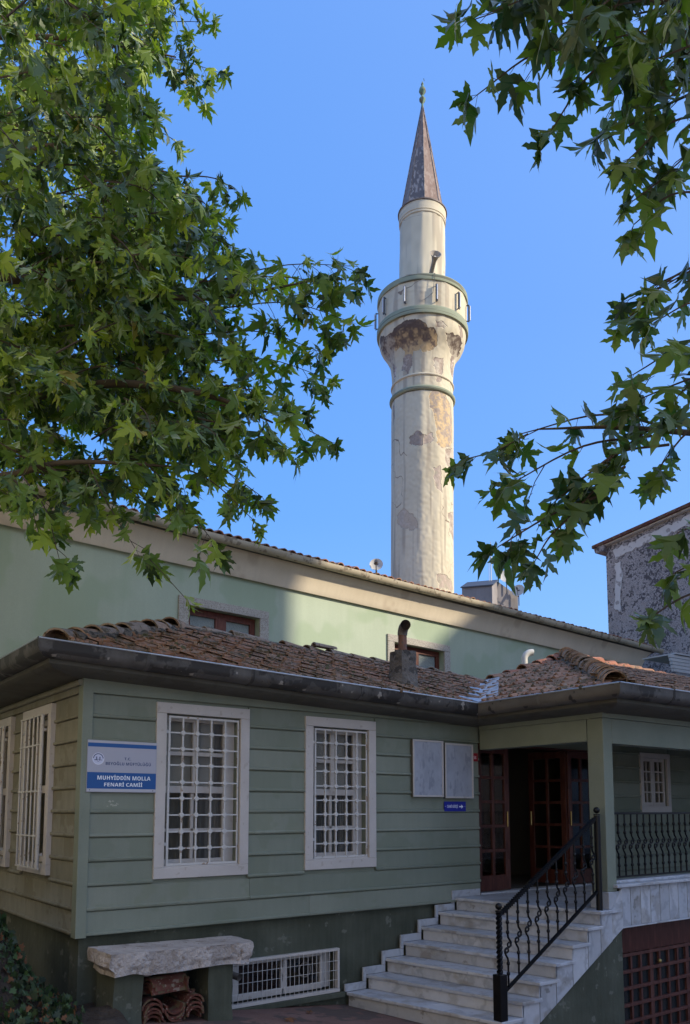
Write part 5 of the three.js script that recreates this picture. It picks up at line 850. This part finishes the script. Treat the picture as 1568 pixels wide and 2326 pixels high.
function makeTree(name, label, category, trunk, r0, limbs, sprays, size, leafKinds, keep, flat = 0) {
  const t = thing(name, label, category), leaves = [], wood = [];
  mesh('trunk', tube(curve(trunk, 14), r0, r0 * 0.62, 14), M.bark, t);
  for (const [pts, a, b] of limbs) mesh('limb', tube(curve(pts, 18), a * 0.6, b * 0.7, 7), M.branch, t);
  const one = (p, dir, s) => {
    const pet = dir.clone().multiplyScalar(rr(0.5, 1)).add(V(rr(-0.3, 0.3), rr(-0.5, 0.1), rr(-0.3, 0.3))).normalize(), e = p.clone().addScaledVector(pet, rr(0.025, 0.06));
    wood.push(tube([p, e], 0.0016, 0.0014, 3));
    const lie = rnd() < flat, ax = pet.clone().multiplyScalar(0.7).add(V(rr(-0.35, 0.35), lie ? -rr(0, 0.4) : -rr(0.25, 1.15), rr(-0.35, 0.35))).normalize();
    const nr = lie ? V(rr(-0.45, 0.45), 1, rr(-0.45, 0.45)) : V(rr(-0.75, 0.75), rr(0.1, 1), rr(-0.75, 0.75)); nr.addScaledVector(ax, -nr.dot(ax)).normalize(); const x = V(0, 0, 0).crossVectors(ax, nr);
    const m = new THREE.Matrix4().makeBasis(x, ax, nr).scale(V(s * rr(0.78, 1.1), s, s * rr(0.6, 1.3))).setPosition(e); leaves.push({ m, p: e, s });
  };
  for (const [A, B, o = {}] of sprays) {
    const mid = A.clone().lerp(B, 0.5).add(V(rr(-0.06, 0.06), (o.sag ?? 0.08) * A.distanceTo(B), rr(-0.06, 0.06))), L = A.distanceTo(B), c = new THREE.CatmullRomCurve3([A, mid, B]), n = Math.max(4, Math.round(L * (o.n ?? 12)));
    wood.push(tube(c.getPoints(10), o.r ?? 0.009, 0.003, 4));
    for (let i = 0; i <= n; i++) {
      const u = i / n; if (u < (o.from ?? 0.12)) continue; const p = c.getPoint(u), d = c.getTangent(u), side = V(d.z, 0, -d.x).normalize().multiplyScalar(i % 2 ? 1 : -1).add(V(0, rr(-0.4, 0.4), 0)).addScaledVector(d, 0.6).normalize();
      if ((o.twigs ?? 0.5) > rnd() && u < 0.93) {
        const tl = rr(0.14, 0.36) * (o.tw ?? 1), e = p.clone().addScaledVector(side, tl).add(V(0, rr(-0.12, 0.05), 0)), mm = p.clone().lerp(e, 0.5).add(V(0, 0.03, 0)); wood.push(tube([p, mm, e], 0.0035, 0.002, 3));
        const k = Math.round(rr(3, 5.4)); for (let q = 1; q <= k; q++) one(p.clone().lerp(e, 0.25 + 0.75 * q / k), side.clone().add(V(rr(-0.9, 0.9), 0, rr(-0.9, 0.9))).normalize(), rr(size[0], size[1]) * (0.75 + 0.3 * rnd()));
      } else one(p, side, rr(size[0], size[1]));
    }
    for (let q = 0; q < 2; q++) one(B, c.getTangent(1).add(V(rr(-0.7, 0.7), 0, rr(-0.7, 0.7))).normalize(), rr(size[0], size[1]));
  }
  mesh('twigs', merge(wood), M.twig, t).userData.kind = 'stuff';
  const cp = camera.position, inv = camera.matrixWorldInverse, v = V(0, 0, 0);
  for (const l of leaves) { v.copy(l.p).applyMatrix4(inv); const x = PPX - FOC * v.x / v.z, y = PPY + FOC * v.y / v.z; l.see = x > -20 && x < FW + 20 && y > -20 && y < FH ? l.s / -v.z : 0; }
  leaves.sort((a, b) => b.see - a.see);
  const pick = () => { const x = rnd(); let a = 0; for (const [w, i] of leafKinds) { a += w; if (x < a) return i; } return leafKinds[0][1]; };
  const rest = M.leaves.map(() => []);
  leaves.forEach((l, i) => {
    const g = LG[Math.floor(rnd() * 6)], k = pick();
    if (i < keep && l.see) { const o = mesh('leaf', g, M.leaves[k], t); l.m.decompose(o.position, o.quaternion, o.scale); }
    else rest[k].push([l.m, Math.floor(rnd() * 6)]);
  });
  
  const fg = grp('foliage', t); fg.userData.kind = 'stuff';
  rest.forEach((list, k) => { for (let gk = 0; gk < 6; gk++) { const ms = list.filter((e) => e[1] === gk); if (!ms.length) continue; const im = new THREE.InstancedMesh(LG[gk], M.leaves[k], ms.length); im.name = 'foliage'; im.userData.kind = 'stuff'; ms.forEach(([m], i) => im.setMatrixAt(i, m)); im.castShadow = im.receiveShadow = true; fg.add(im); } });
  console.log(name, leaves.length, 'leaves');
  return t;
}
{
  const S = [], s = (x0, y0, d0, x1, y1, d1, o) => S.push([at(x0, y0, d0), at(x1, y1, d1), o]);
  for (const e of [[300, 60, 10.5, 478, 50, 11], [330, 120, 10, 500, 165, 10.5], [380, 150, 10.5, 465, 235, 10.5], [250, 250, 9, 400, 320, 9], [400, 400, 8.5, 545, 438, 8.5], [350, 430, 8.5, 520, 500, 8.3], [380, 520, 8, 530, 565, 8], [300, 560, 8, 520, 640, 7.7],
    [480, 640, 7.8, 812, 605, 7.6], [450, 640, 7.5, 800, 655, 7.5], [500, 700, 7.6, 800, 732, 7.8], [450, 760, 7.8, 730, 800, 8], [480, 820, 8, 745, 860, 8.2], [480, 880, 7.6, 690, 930, 7.6], [500, 920, 7.2, 755, 1005, 7.0], [450, 950, 7.2, 660, 1035, 7.0], [400, 1000, 7, 595, 1128, 6.9], [380, 1050, 7, 585, 1190, 6.8],
    [330, 1050, 7, 500, 1250, 6.6], [280, 1050, 6.8, 420, 1160, 6.6], [200, 1050, 6.8, 310, 1250, 6.5], [100, 1050, 6.8, 200, 1170, 6.6], [50, 1080, 6.6, 135, 1270, 6.4], [-10, 1060, 6.6, 85, 1200, 6.5]]) s(...e, { twigs: 0.5 });
  s(340, 1270, 6.5, 418, 1355, 6.5, { from: 0.8, n: 6, twigs: 0, r: 0.004 });
  const lim = (y) => y < 200 ? 350 : y < 400 ? 310 : y < 560 ? 400 : 520;
  for (let i = 0; i < 195; i++) { const y = rr(-140, 1075), x = rr(-140, lim(y) - 60), d = rr(6.6, 11.5), a = rr(-0.5, 0.9), l = rr(90, 190) * 8 / d; s(x, y, d, Math.min(lim(y), x + Math.cos(a) * l), y + Math.sin(a) * l, d + rr(-0.6, 0.6), { twigs: 0.62 }); }
  for (let i = 0; i < 90; i++) { const y = rr(480, 1090), x = rr(-140, 330), d = rr(6.6, 9), a = rr(-0.3, 1.1), l = rr(90, 170) * 8 / d; s(x, y, d, x + Math.cos(a) * l, y + Math.sin(a) * l * 0.7, d + rr(-0.5, 0.5), { twigs: 0.62 }); }
  for (let i = 0; i < 70; i++) { const y = rr(-140, 470), x = rr(-140, lim(y) - 40), d = rr(11, 14.5), a = rr(-0.5, 0.9), l = rr(60, 120); s(x, y, d, Math.min(lim(y) + 20, x + Math.cos(a) * l), y + Math.sin(a) * l, d + rr(-0.6, 0.6), { twigs: 0.6 }); }
  for (let i = 0; i < 24; i++) { const y = rr(520, 1010), x = rr(260, 470), d = rr(7, 8.6), a = rr(-0.3, 0.8), l = rr(80, 150); s(x, y, d, x + Math.cos(a) * l, y + Math.sin(a) * l * 0.7, d + rr(-0.4, 0.4), { twigs: 0.6 }); }
  const base = V(-7.2, gy(-7.2) - 0.1, -1.2), fork = V(-6.6, 5.6, -1.0);
  makeTree('plane_tree', 'large plane tree whose dense leafy crown hangs in from the left', 'tree', [base, V(-7.0, 2.5, -1.1), fork], 0.38, [
    [[fork, V(-4.5, 6.9, -0.8), at(-60, 900, 7.8), at(250, 870, 7.4), at(480, 900, 7.2), at(620, 960, 7.1)], 0.14, 0.012], [[fork, V(-4.6, 8, -1.2), at(-40, 620, 8), at(220, 640, 7.8), at(450, 680, 7.6), at(700, 640, 7.6)], 0.14, 0.01],
    [[fork, V(-5.2, 8.5, -2), at(-60, 350, 9), at(180, 330, 9), at(400, 400, 8.5)], 0.15, 0.014], [[fork, V(-5.6, 9, -2.2), at(-60, 80, 10.5), at(200, 90, 10.5), at(400, 130, 10.6)], 0.14, 0.014], [[fork, V(-4.0, 5.8, 0), at(-60, 1080, 7), at(150, 1050, 6.8), at(400, 1060, 6.8)], 0.11, 0.01], [[fork, V(-6.5, 9, -1.5), at(100, -100, 10), at(250, -250, 10)], 0.16, 0.03]], S, [0.105, 0.175], [[0.26, 0], [0.22, 1], [0.2, 2], [0.18, 3], [0.136, 4], [0.004, 5]], 300);
}
{
  const S = [], s = (x0, y0, d0, x1, y1, d1, o) => S.push([at(x0, y0, d0), at(x1, y1, d1), { n: 10, twigs: 0.3, tw: 0.8, ...o }]);
  s(1700, -40, 4.2, 1060, 50, 3.9); s(1500, -60, 3.8, 1110, 30, 3.7, { twigs: 0.4 }); s(1600, -40, 3.7, 1330, 40, 3.6, { twigs: 0.45 }); s(1660, -20, 3.7, 1470, 70, 3.6, { twigs: 0.5 }); s(1690, 20, 3.9, 1260, 60, 3.7); s(1640, 40, 4.2, 1380, 110, 4.0); s(1680, 60, 3.6, 1450, 150, 3.6, { twigs: 0.5 }); s(1640, -60, 4, 1200, -20, 3.8); s(1690, 100, 3.8, 1500, 240, 3.8); s(1640, 20, 4.3, 1420, 200, 4.2, { twigs: 0.5 });
  for (let i = 0; i < 3; i++) { const y = -30 + i * 50; s(1690, y + rr(-20, 20), 3.9 + rr(-0.3, 0.4), 1290 + i * 18 + rr(-60, 60), y + rr(20, 60), 3.9 + rr(-0.3, 0.4), { twigs: 0.5 }); }
  s(1330, 110, 4.0, 1085, 215, 4.0, { from: 0.3, twigs: 0.2 }); s(1400, 130, 4, 1250, 300, 4, { from: 0.4, twigs: 0.25 }); s(1600, 200, 4.1, 1370, 320, 4.1, { twigs: 0.3 }); s(1640, 260, 3.9, 1430, 360, 3.9, { twigs: 0.3 });
  s(1640, 300, 4, 1530, 380, 4); s(1660, 370, 4.0, 1440, 455, 4.0, { from: 0.45, twigs: 0.2 }); s(1620, 440, 4.1, 1440, 510, 4.1, { from: 0.6, twigs: 0.1 });
  s(1700, 560, 4.1, 1415, 735, 4.2, { from: 0.5, twigs: 0.25 }); s(1680, 620, 4.3, 1430, 680, 4.3, { from: 0.7, twigs: 0.1 });
  s(1700, 600, 4.1, 1500, 655, 4.1, { from: 0.4 }); s(1690, 690, 4.0, 1490, 730, 4.0, { from: 0.4, twigs: 0.4 }); s(1720, 740, 4, 1440, 850, 4, { from: 0.45 }); s(1700, 830, 4.1, 1420, 920, 4.1, { from: 0.45, twigs: 0.45 }); s(1660, 780, 4, 1540, 900, 4, { twigs: 0.5 });
  s(1560, 985, 4.3, 1185, 985, 4.4, { from: 0.25, sag: 0.12 }); s(1200, 985, 4.4, 1050, 1045, 4.4, { from: 0.35, n: 12, twigs: 0, sag: -0.02, r: 0.004 });
  s(1480, 990, 4.3, 1150, 1105, 4.3, { from: 0.35 }); s(1460, 1000, 4.2, 1260, 1140, 4.2, { from: 0.3 }); s(1520, 1010, 4.2, 1330, 1080, 4.2, { from: 0.2, twigs: 0.5 }); s(1420, 1060, 4.2, 1290, 1185, 4.2, { from: 0.4, twigs: 0.2 }); s(1380, 1120, 4.2, 1135, 1240, 4.2, { from: 0.55, twigs: 0.3, n: 13 });
  s(1300, 1170, 4.2, 1215, 1275, 4.2, { from: 0.5, twigs: 0.1 }); s(1560, 960, 4.1, 1390, 1040, 4.1, { twigs: 0.5 });  
  s(1680, 1150, 3.9, 1540, 1210, 3.9, { from: 0.3, twigs: 0.1 }); s(1700, 1260, 3.9, 1535, 1300, 3.9, { from: 0.5, twigs: 0.1 }); s(1720, 1330, 3.9, 1480, 1400, 3.9, { from: 0.5, twigs: 0.2 }); s(1640, 940, 4.2, 1500, 1060, 4.2, { twigs: 0.5 }); 
  const base = V(4.6, gy(4.6) - 0.1, 7.4), fork = V(4.3, 4.6, 6.9);
  makeTree('plane_tree', 'plane tree branch with big lobed leaves hanging in from the right', 'tree', [base, V(4.5, 2.4, 7.2), fork], 0.3, [
    [[fork, V(3.4, 5.2, 6.2), at(1850, 960, 4.3), at(1640, 985, 4.3), at(1400, 970, 4.3), at(1220, 975, 4.4)], 0.07, 0.006], [[fork, V(3.4, 6.2, 6.2), at(1800, 60, 4.2), at(1640, 10, 4.1), at(1400, 10, 4)], 0.08, 0.007], [[fork, V(3.3, 5.6, 6.1), at(1850, 480, 4.2), at(1690, 560, 4.1), at(1560, 640, 4.1)], 0.05, 0.006],
    [[fork, V(3.4, 5.0, 6.2), at(1850, 1180, 4), at(1690, 1150, 3.9), at(1580, 1180, 3.9)], 0.05, 0.006], [[fork, V(3.5, 5.8, 6.2), at(1850, 260, 4), at(1700, 260, 3.9), at(1600, 280, 3.95)], 0.05, 0.006]], S, [0.1, 0.16], [[0.32, 0], [0.38, 2], [0.3, 4]], 300, 0.55);
}
// ---------------------------------------------------------------- undergrowth beside the house
{
  const b = thing('ivy_bush', 'dark leafy ivy bush in the bed at the house corner', 'bush', [-0.75, gy(-0.75), 0.1]);
  const hgt = (x, z) => 0.05 + 0.95 * sm(0.55, -0.1, x) * sm(0.62, -0.2, z) + 0.42 * sm(0.1, -0.6, x) * sm(0.5, -0.4, z) + 0.12 * noise(x * 4, z * 4, 3);
  const g = new THREE.PlaneGeometry(1.9, 1.9, 24, 24).rotateX(-Math.PI / 2), p = g.attributes.position; for (let i = 0; i < p.count; i++) { const x = p.getX(i), z = p.getZ(i); p.setY(i, hgt(x, z) - 0.12 - 0.11 * x * 0); } g.computeVertexNormals(); mesh('soil', muv(g), M.soil, b);
  const ivy = new THREE.ShapeGeometry(new THREE.Shape([[0, 0], [0.3, -0.12], [0.5, 0.12], [0.32, 0.3], [0.42, 0.62], [0.16, 0.6], [0, 1], [-0.16, 0.6], [-0.42, 0.62], [-0.32, 0.3], [-0.5, 0.12], [-0.3, -0.12]].map(([x, y]) => new THREE.Vector2(x, y))));
  const mats = [leafMat(0x2f4620, 0.2, 0.6), leafMat(0x26381c, 0.2, 0.6), leafMat(0x3f5a28, 0.25, 0.6), M.leafDry];
  [1000, 1000, 380, 160].forEach((n, k) => {
    const im = new THREE.InstancedMesh(ivy, mats[k], n); im.name = 'foliage'; im.userData.kind = 'stuff'; const m = new THREE.Matrix4(), q = new THREE.Quaternion();
    for (let i = 0; i < n; i++) { const x = rr(-0.9, 0.62), z = rr(-0.8, 0.7), s = k === 3 ? rr(0.05, 0.08) : rr(0.035, 0.075), y = hgt(x, z) - 0.10 + rr(0, 0.14); q.setFromEuler(new THREE.Euler(rr(-1.4, 0.3), rr(0, 6.3), rr(-0.6, 0.6))); m.compose(V(x, y, z), q, V(s, s, s)); im.setMatrixAt(i, m); }
    im.castShadow = im.receiveShadow = true; b.add(im);
  });
}
for (const [x, z, s, a, where] of [[-0.02, 0.42, 0.09, 0.4, 'at the foot of the house corner'], [0.09, 0.55, 0.11, 2, 'just in front of the house corner'], [-0.25, 0.75, 0.09, 1, 'at the edge of the ivy bed'], [0.12, 0.30, 0.08, 5, 'beside the pier of the bench'], [1.9, 0.6, 0.1, 3, 'below the basement window'], [2.35, 0.35, 0.07, 1.2, 'near the lowest marble step']]) {
  const o = mesh('fallen_leaf', LG[3], M.leafDry); o.position.set(x, gy(x) + 0.02, z); o.rotation.set(-1.35, a, 0, 'YXZ'); o.scale.setScalar(s); tag(o, 'dry brown leaf lying on the paving ' + where, 'leaf', 'fallen dry leaves');
}
renderer.render(scene, camera);
